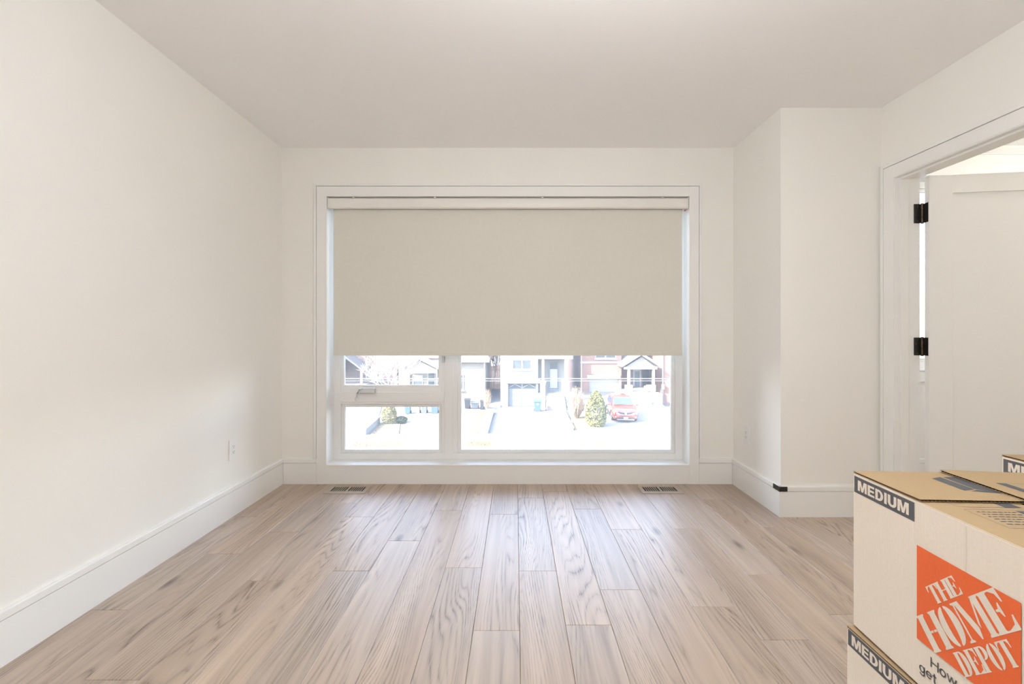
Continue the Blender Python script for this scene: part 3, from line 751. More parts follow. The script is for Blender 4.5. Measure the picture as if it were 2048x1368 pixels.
struct(wedge('driveway', 5.9, 12.6, 36.8, ZE, GZ+.04, EZ, M_conc), 'white ramp rising to the cream garage door', 'driveway')
struct(wedge('side_path', PX(976, 38.5), PX(1001, 38.5), 38.0, 44.0, GZ+.02, PZ(778, 44), M_path), 'grey side path rising to the cedar fence', 'path')
rg = random.Random(5)
def grass(pts, label):
    n = len(pts); cx = sum(p[0] for p in pts)/n; cy = sum(p[1] for p in pts)/n
    mb = MB().prism(pts, 'z', GZ, GZ+.06)
    xs = [p[0] for p in pts]; ys = [p[1] for p in pts]
    def inside(x, y):
        c = False
        for (x0, y0), (x1, y1) in zip(pts, pts[1:]+pts[:1]):
            if (y0 > y) != (y1 > y) and x < (x1-x0)*(y-y0)/(y1-y0)+x0: c = not c
        return c
    k = 0
    while k < 2200:
        x, y = rg.uniform(min(xs), max(xs)), rg.uniform(min(ys), max(ys)); k += 1
        if not inside(x, y): continue
        a = rg.uniform(0, PI); h = rg.uniform(.08, .17); dx, dy = math.cos(a)*.011, math.sin(a)*.011
        mb.add([(x-dx, y-dy, GZ+.05), (x+dx, y+dy, GZ+.05), (x+rg.uniform(-.05, .05), y+rg.uniform(-.05, .05), GZ+h)], [(0, 1, 2)])
    tag(build('grass', mb, M_grass), label, 'grass', kind='stuff')
grass([G(738, 872), G(797, 872), G(800, 850), G(767, 846)], 'dry yellow lawn below the yellow bush')
grass([G(702, 896), G(812, 896), G(800, 886), G(712, 886)], 'dry verge between sidewalk and street below the yellow bush')
grass([G(936, 872), G(955, 872), G(972, 826), G(954, 826)], 'narrow dry lawn left of the pale stone house drive')
grass([G(930, 894), G(986, 894), G(978, 885), G(936, 885)], 'short dry verge left of the pale stone house drive')
grass([G(1153, 871), G(1214, 868), G(1204, 846), G(1180, 834), G(1138, 836)], 'dry lawn under the green cedar shrub')
grass([G(1122, 894), G(1236, 894), G(1228, 884), G(1132, 884)], 'dry verge right of the pale stone house drive')

# low walls beside the drives
def kerb_wall(a, b, w, h, label):
    a, b = Vector((*a, 0)), Vector((*b, 0)); d = (b-a).normalized(); n = Vector((d.y, -d.x, 0))
    if n.x > 0: n = -n
    r = tag(empty('low_wall', (a.x, a.y, GZ)), label, 'wall')
    pts = [(p.x, p.y) for p in (a, b, b+n*w, a+n*w)]
    build('wall_face', MB().prism(pts, 'z', GZ, GZ+h), M_conc, r)
    e = n*.04
    pts = [(p.x, p.y) for p in (a-e, b-e, b+n*w+e, a+n*w+e)]
    build('coping', MB().prism(pts, 'z', GZ+h, GZ+h+.06), M_conc, r)
kerb_wall(G(732, 872), G(760, 846), .35, .42, 'low concrete wall sloping past the yellow bush')
kerb_wall(G(976, 869), G(988, 826), .55, .28, 'low concrete wall left of the pale stone house drive')
kerb_wall(G(1147, 863), G(1127, 823), .12, .22, 'thin edging wall right of the pale stone house drive')

# ---- houses
def house(label, loc): return tag(empty('house', loc), label, 'house')
def window(r, x0, x1, z0, z1, y, mull=True, curtain=False):
    f = MB().ring(x0, x1, z0, z1, .07, .07, .07, .07, y-.07, y+.04)
    if mull: f.box((x0+x1)/2-.05, (x0+x1)/2+.05, y-.06, y+.04, z0+.07, z1-.07)
    f = build('window', f, M_wht, r)
    halves = ((x0+.07, (x0+x1)/2-.05), ((x0+x1)/2+.05, x1-.07)) if mull else ((x0+.07, x1-.07),)
    for a, b in halves:
        build('pane', B(a, b, y-.03, y-.015, z0+.07, z1-.07), M_wpane, f)
        if curtain: build('blind', B(a+.02, b-.02, y-.036, y-.031, z0+(z1-z0)*.42, z1-.07), M_curt, f)
    build('sill', B(x0-.08, x1+.08, y-.16, y, z0-.10, z0), M_wht, f)
def gable_x(r, name, x0, x1, ya, yb, ze, rise, mat, t=.14):
    """roof with its ridge running away from the street"""
    xm = (x0+x1)/2
    return build(name, MB().prism([(x0, ze), (xm, ze+rise), (x1, ze), (x1, ze+t), (xm, ze+rise+t), (x0, ze+t)], 'y', ya, yb), mat, r)
def hip(r, x0, x1, y0, y1, z, rise, mat, over=.5):
    x0 -= over; x1 += over; y0 -= over; y1 += over
    m = min(x1-x0, y1-y0)/2; xm = (x0+x1)/2; ym = (y0+y1)/2
    if x1-x0 < y1-y0: a, b = (xm, y0+m, z+rise), (xm, y1-m, z+rise)
    else: a, b = (x0+m, ym, z+rise), (x1-m, ym, z+rise)
    vs = [(x0,y0,z),(x1,y0,z),(x1,y1,z),(x0,y1,z), a, b, (x0,y0,z-.18),(x1,y0,z-.18),(x1,y1,z-.18),(x0,y1,z-.18)]
    fs = ([(0,1,4),(1,2,5,4),(2,3,5),(3,0,4,5)] if x1-x0 < y1-y0 else [(0,1,5,4),(1,2,5),(2,3,4,5),(3,0,4)])
    fs += [(0,6,7,1),(1,7,8,2),(2,8,9,3),(3,9,6,0),(6,9,8,7)]
    return build('roof', MB().add(vs, fs), mat, r)
def garage_door(r, x0, x1, z0, z1, y, mat, lites):
    g = build('garage_door', MB().box(x0, x1, y-.02, y+.04, z0, z1), mat, r)
    n = 4; h = (z1-z0)/n; c = 2; w = (x1-x0)/c
    for i in range(n):
        for j in range(c):
            a, b = x0+j*w+.06, x0+(j+1)*w-.06
            zz0, zz1 = z0+i*h+.05, z0+(i+1)*h-.05
            if lites and i == n-1:
                build('lite', B(a, b, y-.035, y-.018, zz0, zz1), M_wpane, g)
                build('muntin', MB().tube([(a+(b-a)*t, y-.04, zz0+(zz1-zz0)*(.95-.7*abs(t-.5)*2)) for t in (0, .25, .5, .75, 1)], .018, 6), M_wht, g)
            else:
                build('panel', B(a, b, y-.04, y-.018, zz0, zz1), mat, g)

# pale stone house with the grey garage
ZD = 39.2; sD = F/ZD
hD = house('pale stone house with grey garage door and side porch', (PX(1040, ZD), ZD, GZ))
xa, xb, xc = PX(1001, ZD), PX(1076, ZD), PX(1139, ZD)
zD = lambda y: PZ(y, ZD)
gx0, gx1, gz0, gz1 = PX(1016, ZD), PX(1072.5, ZD), GZ, zD(767.5)
build('front_wall', wall_holes(xa, xb, GZ, 3.2, [(gx0, gx1, GZ-1, gz1), (PX(1025, ZD), PX(1063, ZD), zD(739), zD(695))], lambda u, t, z: (u, t, z), ZD, ZD+.35), M_stone, hD)
build('side_wall', MB().box(xa, xb, ZD+.35, ZD+1.7, GZ, 3.2).box(xa, xc, ZD+1.7, ZD+9, GZ, 3.2), M_stone, hD)
build('porch_wall', B(xb, xc-.15, ZD+1.3, ZD+1.7, GZ, 3.2), M_stone, hD)
build('lintel_band', B(gx0-.25, gx1+.35, ZD-.12, ZD, zD(766), zD(759)), M_wht, hD)
build('panel_moulding', MB().ring(PX(1024, ZD), PX(1065, ZD), zD(756.5), zD(749), .05, .05, .05, .05, ZD-.05, ZD), M_wht, hD)
garage_door(hD, gx0, gx1, gz0, gz1, ZD+.28, M_gdoor, True)
window(hD, PX(1025, ZD), PX(1063, ZD), zD(739), zD(695), ZD+.08, True, True)
window(hD, PX(1025, ZD), PX(1063, ZD), zD(660), zD(625), ZD+.02, True, True)
hip(hD, xa, xc, ZD, ZD+9, 3.2, 2.0, M_shing)
ZDp = ZD+1.28
dr = build('front_door', B(PX(1097, ZDp), PX(1117.5, ZDp), ZDp-.05, ZDp, PZ(783, ZDp), PZ(721, ZDp)), M_gdoor, hD)
build('door_glass', B(PX(1099.5, ZDp), PX(1115, ZDp), ZDp-.07, ZDp-.04, PZ(777, ZDp), PZ(724, ZDp)), M_wpane, dr)
build('door_curtain', B(PX(1100, ZDp), PX(1114.5, ZDp), ZDp-.075, ZDp-.068, PZ(776, ZDp), PZ(738, ZDp)), M_curt, dr)
build('porch_floor', B(xb-.1, xc, ZD-.2, ZD+1.3, GZ, zD(786)), M_conc, hD)
build('porch_roof', B(xb-.05, xc+.25, ZD-.4, ZD+1.4, zD(717.5), zD(709)), M_wht, hD)
for c0, c1, p0_, p1_ in ((1083.5, 1088, 1079.5, 1091.5), (1128.5, 1134, 1128.5, 1138.5)):
    build('column', B(PX(c0, ZD), PX(c1, ZD), ZD-.3, ZD-.1, zD(760), zD(717.5)), M_wht, hD)
    pr = build('pier', B(PX(p0_+1, ZD), PX(p1_-1, ZD), ZD-.42, ZD+.02, GZ, zD(764)), M_stone, hD)
    build('pier_cap', B(PX(p0_, ZD), PX(p1_, ZD), ZD-.48, ZD+.08, zD(764), zD(760.5)), M_wht, pr)
nst = 6; zt_ = zD(786)
for i in range(nst):
    y1 = ZD-.2-i*.28
    build('step', B(PX(1092, ZD), PX(1128, ZD), y1-.28, y1, GZ, zt_-(zt_-GZ)*(i+1)/(nst+1)), M_conc, hD)
build('handrail', MB().tube([(PX(1092, ZD)-.05, ZD-.3, zt_+.75), (PX(1090, ZD)-.05, ZD-2.0, GZ+.85), (PX(1090, ZD)-.05, ZD-2.0, GZ)], .035, 6), M_cblk, hD)

# red brick house with the cream garage
hE = house('red brick house with cream garage door and white gabled porch', (PX(1202, ZE), ZE, GZ))
zE = lambda y: PZ(y, ZE)
ea, eb = PX(1160.5, ZE), PX(1243, ZE)
g0, g1 = PX(1178, ZE), PX(1238, ZE)
build('front_wall', wall_holes(ea, eb, GZ, 3.6, [(g0, g1, EZ, zE(757))], lambda u, t, z: (u, t, z), ZE, ZE+.35), M_red, hE)
build('side_wall', MB().box(ea, eb, ZE+.35, ZE+2.2, GZ, 3.6).box(ea, PX(1298, ZE), ZE+2.2, ZE+10, GZ, 3.6), M_red, hE)
build('white_band', B(ea, eb, ZE-.1, ZE, zE(726.5), zE(723)), M_wht, hE)
build('lintel', B(PX(1174, ZE), PX(1240.5, ZE), ZE-.1, ZE, zE(757), zE(750)), M_wht, hE)
garage_door(hE, g0, g1, EZ, zE(757), ZE+.28, M_cdoor, False)
window(hE, PX(1190, ZE), PX(1232, ZE), zE(717), zE(690), ZE+.02, True, True)
hip(hE, ea, PX(1298, ZE), ZE, ZE+10, 3.6, 2.2, M_rshing)
build('downpipe', MB().tube([(PX(1162.5, ZE), ZE-.1, EZ), (PX(1162.5, ZE), ZE-.1, 3.5)], .06, 8), M_wht, hE)
ZP = 40.3; zP = lambda y: PZ(y, ZP)
pf = zP(783)
build('porch_floor', B(PX(1250, ZP), PX(1311, ZP), ZP, ZE+2.2, GZ, pf), M_conc, hE)
x0, x1, xm = PX(1243, ZP), PX(1320, ZP), PX(1284.5, ZP)
gable_x(hE, 'porch_roof', x0, x1, ZP-.2, ZE+2.2, zP(734), zP(710)-zP(734), M_wht, .22)
build('gable_panel', MB().prism([(x0+.4, zP(734)), (xm, zP(714)), (x1-.4, zP(734))], 'y', ZP+.1, ZP+.25), M_stucco, hE)
build('beam', B(x0+.25, x1-.25, ZP-.02, ZP+.3, zP(738.5), zP(734)), M_wht, hE)
for a in (1256, 1305.5):
    build('column', B(PX(a, ZP), PX(a+4.6, ZP), ZP+.05, ZP+.25, pf, zP(738.5)), M_wht, hE)
ZQ = ZE+2.15
ed = build('front_door', B(PX(1266, ZQ), PX(1282, ZQ), ZQ-.05, ZQ, PZ(781, ZQ), PZ(738, ZQ)), M_wht, hE)
build('door_glass', B(PX(1269, ZQ), PX(1279, ZQ), ZQ-.07, ZQ-.04, PZ(775, ZQ), PZ(742, ZQ)), M_wpane, ed)
for a, b in ((1250, 1265), (1293, 1311)):
    build('knee_wall', B(PX(a, ZP), PX(b, ZP), ZP-.05, ZP+.15, pf, zP(770)), M_wht, hE)
ns = 6
for i in range(ns):
    y1 = ZP-i*.3
    build('step', B(PX(1262, ZP), PX(1288, ZP), y1-.3, y1, GZ, pf-(pf-GZ)*(i+1)/(ns+1)), M_conc, hE)
build('stair_wall', MB().prism([(ZP, GZ), (ZP, pf+.5), (ZP-1.9, GZ+.6), (ZP-1.9, GZ)], 'x', PX(1288, ZP), PX(1291, ZP)), M_wht, hE)
build('planter_wall', B(PX(1291, ZP), PX(1316, ZP), ZP-1.2, ZP, GZ, GZ+1.15), M_wht, hE)

# brick neighbour
ZFn = 41.0
hF = house('brick house beside the white gabled porch', (PX(1345, ZFn), ZFn, GZ))
build('wall', B(PX(1326, ZFn), PX(1420, ZFn), ZFn, ZFn+10, GZ, 3.4), M_red, hF)
build('shaded_wing', B(PX(1298, 45), PX(1326, ZFn)+.6, 45, 52, GZ, 3.4), M_shadebrick, hF)  # the wing's shade is put into its dark brick colour
hip(hF, PX(1326, ZFn), PX(1420, ZFn), ZFn, ZFn+10, 3.4, 2.0, M_shing)
build('service_mast', MB().tube([(PX(1324.5, ZFn), ZFn-.1, GZ), (PX(1324.5, ZFn), ZFn-.1, 3.0)], .06, 8), M_silver, hF)
build('meter_box', B(PX(1321.5, ZFn), PX(1327, ZFn), ZFn-.3, ZFn-.1, PZ(778, ZFn), PZ(768, ZFn)), M_silver, hF)
window(hF, PX(1352, ZFn), PX(1390, ZFn), PZ(745, ZFn), PZ(700, ZFn), ZFn, True, True)

# cream brick bungalow
ZC = 39.4; zC = lambda y: PZ(y, ZC)
hC = house('cream brick bungalow with low eave beside the cedar fence', (PX(930, ZC), ZC, GZ))
ca0, ca1 = PX(894, ZC), PX(971.5, ZC)
build('wall', B(ca0, ca1, ZC, ZC+9, GZ, zC(722)), M_cream, hC)
build('fascia', B(ca0-.2, ca1+.35, ZC-.45, ZC-.3, zC(724), zC(717)), M_wht, hC)
hip(hC, ca0, ca1, ZC, ZC+9, zC(717), 2.6, M_rshing, .4)
window(hC, PX(913, ZC), PX(927.5, ZC), zC(780), zC(749), ZC, False)
build('downpipe', MB().tube([(ca1-.1, ZC-.08, GZ), (ca1-.1, ZC-.08, zC(722))], .05, 8), M_wht, hC)

# beige house with the gabled porch
ZB = 42.0; ZBp = 40.0
hB = house('beige house with white gabled porch behind the bare tree', (PX(840, ZB), ZB, GZ))
zB = lambda y: PZ(y, ZBp)
build('wall', B(PX(798, ZB), PX(884, ZB), ZB, ZB+9, GZ, zB(715)), M_stucco, hB)
build('brick_pier', B(PX(798, ZB), PX(821, ZB), ZB-.15, ZB, GZ, zB(738)), M_red, hB)
hip(hB, PX(798, ZB), PX(884, ZB), ZB, ZB+9, zB(715), 2.4, M_rshing, .15)
bx0, bx1, bxm = PX(800, ZBp), PX(877, ZBp), PX(838, ZBp)
gable_x(hB, 'porch_roof', bx0, bx1, ZBp-.3, ZB, zB(738), zB(718)-zB(738), M_wht, .16)
build('gable_panel', MB().prism([(bx0+.3, zB(738)), (bxm, zB(721)), (bx1-.3, zB(738))], 'y', ZBp, ZBp+.12), M_stucco, hB)
build('beam', B(bx0+.1, bx1-.1, ZBp-.1, ZBp+.2, zB(746), zB(738)), M_wht, hB)
for a in (806, 872):
    build('column', B(PX(a, ZBp), PX(a+2.6, ZBp), ZBp, ZBp+.12, zB(786), zB(746)), M_wht, hB)
build('porch_floor', B(bx0, bx1, ZBp-.2, ZB, GZ, zB(786)), M_conc, hB)
bd = build('front_door', B(PX(855, ZB), PX(871, ZB), ZB-.08, ZB, PZ(785, ZB), PZ(744, ZB)), M_wht, hB)
for a, b in ((752, 744.5), (758, 752.5), (769, 760)):
    build('door_lite', B(PX(857, ZB), PX(869, ZB), ZB-.1, ZB-.07, PZ(a, ZB), PZ(b, ZB)), M_wpane, bd)
window(hB, PX(826, ZB), PX(846, ZB), PZ(772, ZB), PZ(750, ZB), ZB, False, True)

# pink brick house at the far left
ZA = 43.0; zA = lambda y: PZ(y, ZA)
hA = house('pink brick house with grey porch roof behind the bare tree', (PX(720, ZA), ZA, GZ))
build('wall', B(PX(560, ZA), PX(794, ZA), ZA, ZA+9, GZ, 2.4), M_pink, hA)
hip(hA, PX(560, ZA), PX(788, ZA), ZA, ZA+9, 2.4, 2.5, M_shing)
gable_x(hA, 'porch_roof', PX(640, 41), PX(727, 41), 40.6, ZA, PZ(741, 41), 1.5, M_shing, .18)
for a in (722, 644): build('column', B(PX(a, 41), PX(a+4, 41), 40.8, 41, GZ, PZ(741, 41)), M_wht, hA)
build('porch_floor', B(PX(640, 41), PX(727, 41), 40.6, ZA, GZ, PZ(770, 41)), M_conc, hA)
window(hA, PX(732, ZA), PX(744, ZA), zA(757), zA(736), ZA, False)
window(hA, PX(748, ZA), PX(762, ZA), zA(757), zA(736), ZA, False)

# cedar fence between the bungalow and the stone house
ZFc = 44.0
fe = tag(empty('fence', (PX(988, ZFc), ZFc, PZ(778, ZFc))), 'orange cedar board fence between the bungalow and the stone house', 'fence')
n = 9
for i in range(n):
    a = PX(979.5, ZFc)+i*(PX(1003, ZFc)-PX(979.5, ZFc))/n; b = PX(979.5, ZFc)+(i+1)*(PX(1003, ZFc)-PX(979.5, ZFc))/n
    build('board', B(a+.008, b-.008, ZFc+(i % 2)*.02, ZFc+.03+(i % 2)*.02, PZ(781, ZFc), PZ(732-(i > 5)*3, ZFc)), M_fence, fe)
for z in (740, 770): build('rail', B(PX(979.5, ZFc), PX(1003, ZFc), ZFc+.05, ZFc+.1, PZ(z, ZFc)-.05, PZ(z, ZFc)+.05), M_fence, fe)
build('post', B(PX(979.5, ZFc), PX(981.5, ZFc), ZFc+.05, ZFc+.15, GZ, PZ(728, ZFc)), M_fence, fe)
build('post', B(PX(1001, ZFc), PX(1003, ZFc), ZFc+.05, ZFc+.15, GZ, PZ(728, ZFc)), M_fence, fe)

# ---- trees and shrubs
def branching(rnd, base, height, spread, trunk_r, levels, nkids):
    trunk, limbs = MB(), MB()
    def grow(p, d, l, r, lv):
        n = 3; path = [p]; q = p
        for i in range(n):
            d = (d+Vector((rnd.uniform(-1, 1), rnd.uniform(-1, 1), rnd.uniform(-.3, .6)))*.16).normalized()
            q = q+d*l/n; path.append(q)
        (trunk if lv == 0 else limbs).tube(path, [r, r*.9, r*.8, r*.62], 6 if lv < 2 else 4, False)
        if lv >= levels: return
        for i in range(nkids):
            t = rnd.uniform(.35, 1.0) if lv else rnd.uniform(.5, 1.0)
            pp = path[min(n, max(1, int(t*n+.5)))]
            a = rnd.uniform(0, 2*PI)
            dd = (d*.6+Vector((math.cos(a)*spread, math.sin(a)*spread, rnd.uniform(.1, 1.1)))).normalized()
            grow(pp, dd, l*rnd.uniform(.6, .92), r*.62, lv+1)
    grow(Vector(base), Vector((0, 0, 1)), height, trunk_r, 0)
    return trunk, limbs
def bare_tree(p, height, spread, r, levels, kids, mat, label, seed, name='bare_tree'):
    o = tag(empty(name, (*p, GZ)), label, 'tree')
    t, l = branching(random.Random(seed), (*p, GZ), height, spread, r, levels, kids)
    build('trunk', t, mat, o, smooth=True)
    build('branches', l, mat, o, smooth=True)['kind'] = 'stuff'
bare_tree(G(788, 838), 2.3, .95, .075, 5, 4, M_bark, 'pale bare tree with spreading twigs before the pink brick house', 11)
bare_tree((PX(985, 46), 46), 2.4, .35, .1, 4, 4, M_bark, 'pale bare tree behind the cedar fence', 15)
def bush(p, rx, ry, h, mat, n, leaf, label, seed, top=.55, stems=True, name='shrub', stem_h=.3):
    o = tag(empty(name, (*p, GZ)), label, 'shrub')
    rnd = random.Random(seed); mb = MB(); x, y = p
    for i in range(n):
        a = rnd.uniform(0, 2*PI); u = rnd.random()
        z = h*u
        prof = math.sin(PI*min(1, max(0, (.12+.88*u)))**top)**.6 if u < .999 else 0
        rr = rnd.uniform(.55, 1.0)**.5*prof
        c = Vector((x+rx*rr*math.cos(a), y+ry*rr*math.sin(a), GZ+.05+z))
        d = Vector((rnd.uniform(-1, 1), rnd.uniform(-1, 1), rnd.uniform(-.4, 1))).normalized()*leaf
        e = d.cross(Vector((rnd.uniform(-1, 1), rnd.uniform(-1, 1), rnd.uniform(-1, 1)))).normalized()*leaf*.5
        mb.add([c-d, c+e, c+d, c-e], [(0, 1, 2, 3)])
    build('foliage', mb, mat, o)['kind'] = 'stuff'
    st = MB()
    for k in range(5):
        a = k*2*PI/5
        st.tube([(x+.06*math.cos(a), y+.06*math.sin(a), GZ), (x+rx*.3*math.cos(a), y+ry*.3*math.sin(a), GZ+h*.5), (x+rx*.45*math.cos(a), y+ry*.45*math.sin(a), GZ+h*.8)], [.03, .02, .01], 5)
    build('stems', st, M_bark, o)['kind'] = 'stuff'
sc_ = lambda px, Z: px*Z/F
def twig_shrub(p, r, h, n, label, seed):
    """upright fan of bare twigs with buds along them"""
    o = tag(empty('shrub', (*p, GZ)), label, 'shrub')
    rnd = random.Random(seed); tw, bd = MB(), MB(); x, y = p
    for i in range(n):
        a = rnd.uniform(0, 2*PI); q = rnd.random()**.5; hh = h*rnd.uniform(.55, 1.0)*(1-.25*q*q)
        e = Vector((x+r*q*math.cos(a), y+r*q*math.sin(a), GZ+hh)); b = Vector((x+rnd.uniform(-.08, .08), y+rnd.uniform(-.08, .08), GZ))
        m = b*.5+e*.5+Vector((math.cos(a), math.sin(a), 0))*r*q*.22
        tw.tube([b, m, e], [.014, .010, .005], 3, False)
        for k in range(5):
            c = m.lerp(e, rnd.random())+Vector((rnd.uniform(-.06, .06), rnd.uniform(-.06, .06), 0))
            d = Vector((rnd.uniform(-.5, .5), rnd.uniform(-.5, .5), 1)).normalized()*.05; w = Vector((rnd.uniform(-1, 1), rnd.uniform(-1, 1), 0)).normalized()*.02
            bd.add([c-d, c+w, c+d, c-w], [(0, 1, 2, 3)])
    build('twigs', tw, M_twig, o)['kind'] = 'stuff'
    build('buds', bd, M_twig, o)['kind'] = 'stuff'
p = G(1192, 853); bush((p[0], p[1]), sc_(21, p[1]), .8, sc_(70, p[1]), M_leafy, 5200, .085, 'dense yellow-green cedar shrub beside the red car', 1, .8)
p = G(1153, 838); twig_shrub(p, sc_(19, p[1]), sc_(68, p[1]), 260, 'budding straw-coloured shrub beside the cedar shrub', 2)
p = G(778, 848); bush((p[0], p[1]), sc_(15, p[1]), .6, sc_(42, p[1]), M_leafo, 2200, .075, 'yellow bush at the foot of the bare tree', 3, .9)
p = G(802, 846); bush((p[0], p[1]), sc_(13, p[1]), .5, sc_(12, p[1]), M_leafg, 900, .06, 'low dark green shrub under the bare tree', 4, 1.0)
p = G(974, 820); twig_shrub(p, sc_(10, p[1]), sc_(46, p[1]), 60, 'thin dry shrub at the bungalow corner', 5)
bare_tree(G(1145, 852), .9, .5, .035, 3, 3, M_bark, 'young sapling with a thin trunk beside the stone house drive', 31, 'sapling')

# ---- bins
def bin_(x, y, w_px, h_px, mat, label, white=False):
    p = G(x, y); w = sc_(w_px, p[1]); h = sc_(h_px, p[1])
    r = tag(empty('wheelie_bin', (p[0], p[1], GZ)), label, 'bin', 'wheelie bins outside the houses across the street')
    X, Y = p; a, b = w*.40, w*.5; zb_ = GZ+.05
    body = MB().add([(X-a,Y-a,zb_),(X+a,Y-a,zb_),(X+a,Y+a,zb_),(X-a,Y+a,zb_),(X-b,Y-b,GZ+h*.86),(X+b,Y-b,GZ+h*.86),(X+b,Y+b,GZ+h*.86),(X-b,Y+b,GZ+h*.86)],
          [(0,3,2,1),(4,5,6,7),(0,1,5,4),(1,2,6,5),(2,3,7,6),(3,0,4,7)])
    build('bin_body', body, mat, r)
    build('lid', MB().prism([(Y-b-.04, GZ+h*.86), (Y+b+.02, GZ+h*.86), (Y+b+.02, GZ+h), (Y-b*.2, GZ+h*.99), (Y-b-.04, GZ+h*.90)], 'x', X-b-.03, X+b+.03), mat, r)
    for s in (-1, 1):
        build('wheel', MB().lathe([(.02, -.03), (.13, -.03), (.13, .03), (.02, .03)], (X+s*(a+.02), Y+a, GZ+.13), 14, 'x'), M_tyre, r, smooth=True)
    build('handle', MB().tube([(X-b*.8, Y+b+.06, GZ+h*.9), (X+b*.8, Y+b+.06, GZ+h*.9)], .02, 6), M_tyre, r)
    if white: build('sticker', B(X-w*.12, X+w*.12, Y-b-.012, Y-b*.86, GZ+h*.60, GZ+h*.74), M_curt, r)
bin_(1075, 823.5, 14, 24, M_bblue, 'blue wheelie bin with a white sticker beside the grey garage door', True)
bin_(935, 817, 11, 20, M_bblk, 'black wheelie bin against the cream bungalow under its window')
bin_(950, 817, 15, 14, M_bgrn, 'low grey bin beside the black bin at the bungalow')
bin_(964.5, 819, 7, 19, M_bblk, 'slim black bin behind the dry shrub at the bungalow corner')
bin_(816, 828, 11, 30, M_bblue, 'blue wheelie bin nearest the bare tree in the row of bins')
bin_(836, 827, 9, 28, M_bcrm, 'cream wheelie bin in the row of bins')
bin_(849, 827, 11, 28, M_bgrn, 'grey wheelie bin in the row of bins')
bin_(870, 827, 14, 28, M_bblue, 'wide blue wheelie bin at the end of the row of bins')

# ---- red car
cp = G(1252, 847)
car = tag(empty('car', (cp[0]-.02, cp[1], GZ+.04), R(-5)), 'red sport utility car parked nose out beside the cedar shrub', 'car')
def loft(secs):
    mb = MB(); n = len(secs[0][1]); vs = []
    for y, half in secs:
        vs += [(x, y, z) for x, z in half] + [(-x, y, z) for x, z in half[::-1]]
    m = 2*n
    fs = [(i*m+k, i*m+(k+1) % m, (i+1)*m+(k+1) % m, (i+1)*m+k) for i in range(len(secs)-1) for k in range(m)]
    fs += [tuple(range(m-1, -1, -1)), tuple(range((len(secs)-1)*m, len(secs)*m))]
    return mb.add(vs, fs)
def cs(hw, zb, zs, zt): return [(hw*.86, zb), (hw*.97, zb+.12), (hw, zb+.3), (hw*.99, (zs+zb)/2+.12), (hw*.95, zs), (hw*.78, zt), (hw*.3, zt+.015)]
body = loft([(0.0, cs(.66, .32, .66, .74)), (.07, cs(.80, .26, .76, .84)), (.22, cs(.89, .23, .84, .92)), (.6, cs(.92, .24, .92, .99)), (1.15, cs(.925, .26, 1.00, 1.06)),
             (2.2, cs(.925, .26, 1.02, 1.05)), (3.6, cs(.925, .26, 1.05, 1.07)), (4.3, cs(.88, .30, 1.04, 1.08)), (4.5, cs(.78, .38, .95, 1.0))])
cb = build('body', body, M_car, car, world=False, smooth=True)
cab = loft([(1.08, [(.80, 1.0), (.78, 1.04), (.76, 1.06), (.3, 1.07)]), (1.95, [(.84, 1.02), (.70, 1.50), (.62, 1.58), (.3, 1.61)]), (2.6, [(.84, 1.02), (.71, 1.54), (.63, 1.62), (.3, 1.66)]),
            (3.6, [(.84, 1.04), (.70, 1.50), (.62, 1.60), (.3, 1.63)]), (4.1, [(.83, 1.04), (.66, 1.42), (.58, 1.54), (.3, 1.57)]), (4.42, [(.80, 1.02), (.72, 1.06), (.6, 1.08), (.3, 1.09)])])
build('cabin', cab, M_car, car, world=False, smooth=True)
ws = [(-.69, 1.13, 1.085), (.69, 1.13, 1.085), (.60, 1.84, 1.545), (-.60, 1.84, 1.545)]
ws += [(a, b+.05, c-.03) for a, b, c in ws]
ws = [(a, b-.045, c+.035) for a, b, c in ws]
build('windshield', MB().add(ws, [(0,1,2,3),(7,6,5,4),(0,4,5,1),(1,5,6,2),(2,6,7,3),(3,7,4,0)]), M_cglass, car, world=False)
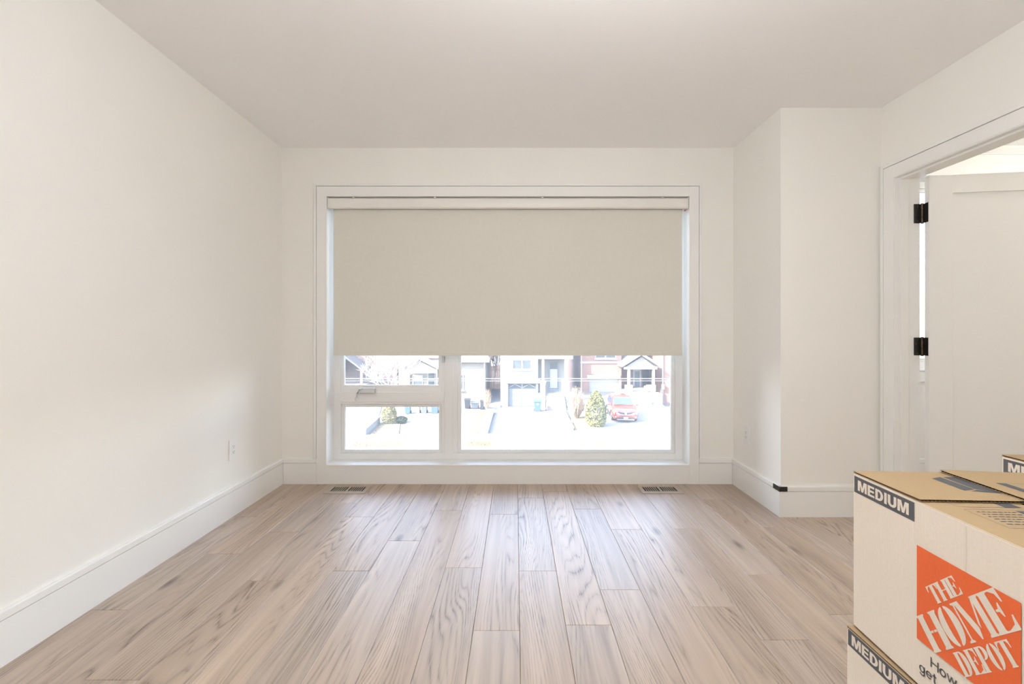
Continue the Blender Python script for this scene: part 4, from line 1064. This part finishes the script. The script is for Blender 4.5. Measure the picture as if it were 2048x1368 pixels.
for s in (-1, 1):
    for ya, yb, yc, yd in ((1.45, 2.45, 2.45, 2.02), (2.52, 3.45, 3.40, 2.52), (3.52, 4.05, 3.80, 3.50)):
        pts = [(s*.842, ya, 1.09), (s*.842, yb, 1.10), (s*.715, yc, 1.49), (s*.715, yd, 1.48)]
        pts = pts + [(x-s*.03, y, z) for x, y, z in pts]; pts = [(x+s*.012, y, z) for x, y, z in pts]
        build('side_window', MB().add(pts, [(0,1,2,3),(7,6,5,4),(0,4,5,1),(1,5,6,2),(2,6,7,3),(3,7,4,0)]), M_cglass, car, world=False)
    hl = [(s*.28, -.045, .66), (s*.80, .06, .60), (s*.90, .30, .80), (s*.84, .24, .86), (s*.55, .03, .80)]
    hl += [(x, y+.12, z) for x, y, z in hl]
    build('headlight', MB().add(hl, [(0,1,2,3,4),(9,8,7,6,5)]+[(i, (i+1) % 5, (i+1) % 5+5, i+5) for i in range(5)]), M_lens, car, world=False)
    build('fog_light', MB().lathe([(.01, -.03), (.05, -.025), (.06, .08)], (s*.70, .02, .42), 12, 'y'), M_lens, car, world=False, smooth=True)
    mi = build('mirror', MB().lathe([(.01, -.11), (.07, -.08), (.085, 0), (.07, .08), (.01, .11)], (s*1.02, 1.35, 1.12), 12, 'x'), M_car, car, world=False, smooth=True)
    build('roof_rail', MB().tube([(s*.60, 2.0, 1.62), (s*.60, 2.3, 1.69), (s*.60, 3.6, 1.68), (s*.58, 3.95, 1.58)], .022, 6), M_silver, car, world=False, smooth=True)
    build('sill', B(*sorted((s*.87, s*.945)), 1.1, 3.3, .20, .42), M_cblk, car, world=False, bevel=.01)
    for y in (.92, 3.6):
        wh = build('wheel', MB().lathe([(.20, -.115), (.33, -.11), (.35, -.07), (.35, .07), (.33, .11), (.20, .115)], (s*.80, y, .35), 24, 'x'), M_tyre, car, world=False, smooth=True)
        build('hubcap', MB().lathe([(.03, s*.135), (.19, s*.125), (.215, s*.11), (.215, s*.05)], (s*.80, y, .35), 18, 'x'), M_silver, wh, world=False, smooth=True)
        build('wheel_arch', MB().tube([(s*.925, y+.41*math.cos(t*PI/10), .35+.41*math.sin(t*PI/10)) for t in range(0, 11)], .035, 6), M_cblk, car, world=False, smooth=True)
gr = [(-.62, .0, .80), (-.25, -.05, .74), (0, -.06, .72), (.25, -.05, .74), (.62, .0, .80), (.40, -.03, .655), (0, -.065, .60), (-.40, -.03, .655)]
gr += [(x, y+.1, z) for x, y, z in gr]
build('grille', MB().add(gr, [tuple(range(8)), tuple(range(15, 7, -1))]+[(i, (i+1) % 8, (i+1) % 8+8, i+8) for i in range(8)]), M_cblk, car, world=False)
build('emblem', MB().lathe([(.02, -.085), (.07, -.08), (.08, -.05)], (0, 0, .665), 14, 'y'), M_silver, car, world=False, smooth=True)
build('air_intake', B(-.46, .46, -.03, .1, .475, .515), M_cblk, car, world=False)
build('lower_grille', B(-.55, .55, -.035, .1, .27, .40), M_cblk, car, world=False)
build('skid_plate', B(-.62, .62, -.045, .12, .20, .265), M_silver, car, world=False, bevel=.01)
build('license_plate', B(-.155, .155, -.06, -.035, .30, .42), M_lens, car, world=False)
build('wiper', MB().tube([(-.5, 1.06, 1.115), (.1, 1.16, 1.165)], .012, 5), M_cblk, car, world=False)

# ---- overhead cables along the street
for zz, sag, rr_, lb in ((PZ(757.5, 14), .05, .012, 'pale overhead cable strung along the street'), (PZ(762, 14), .10, .006, 'thin overhead wire just below the pale cable')):
    tag(build('overhead_cable', MB().tube([(x, 14, zz-sag*(1-(x/35)**2)+sag) for x in range(-35, 36, 5)], rr_, 6), M_cable, smooth=True), lb, 'cable')
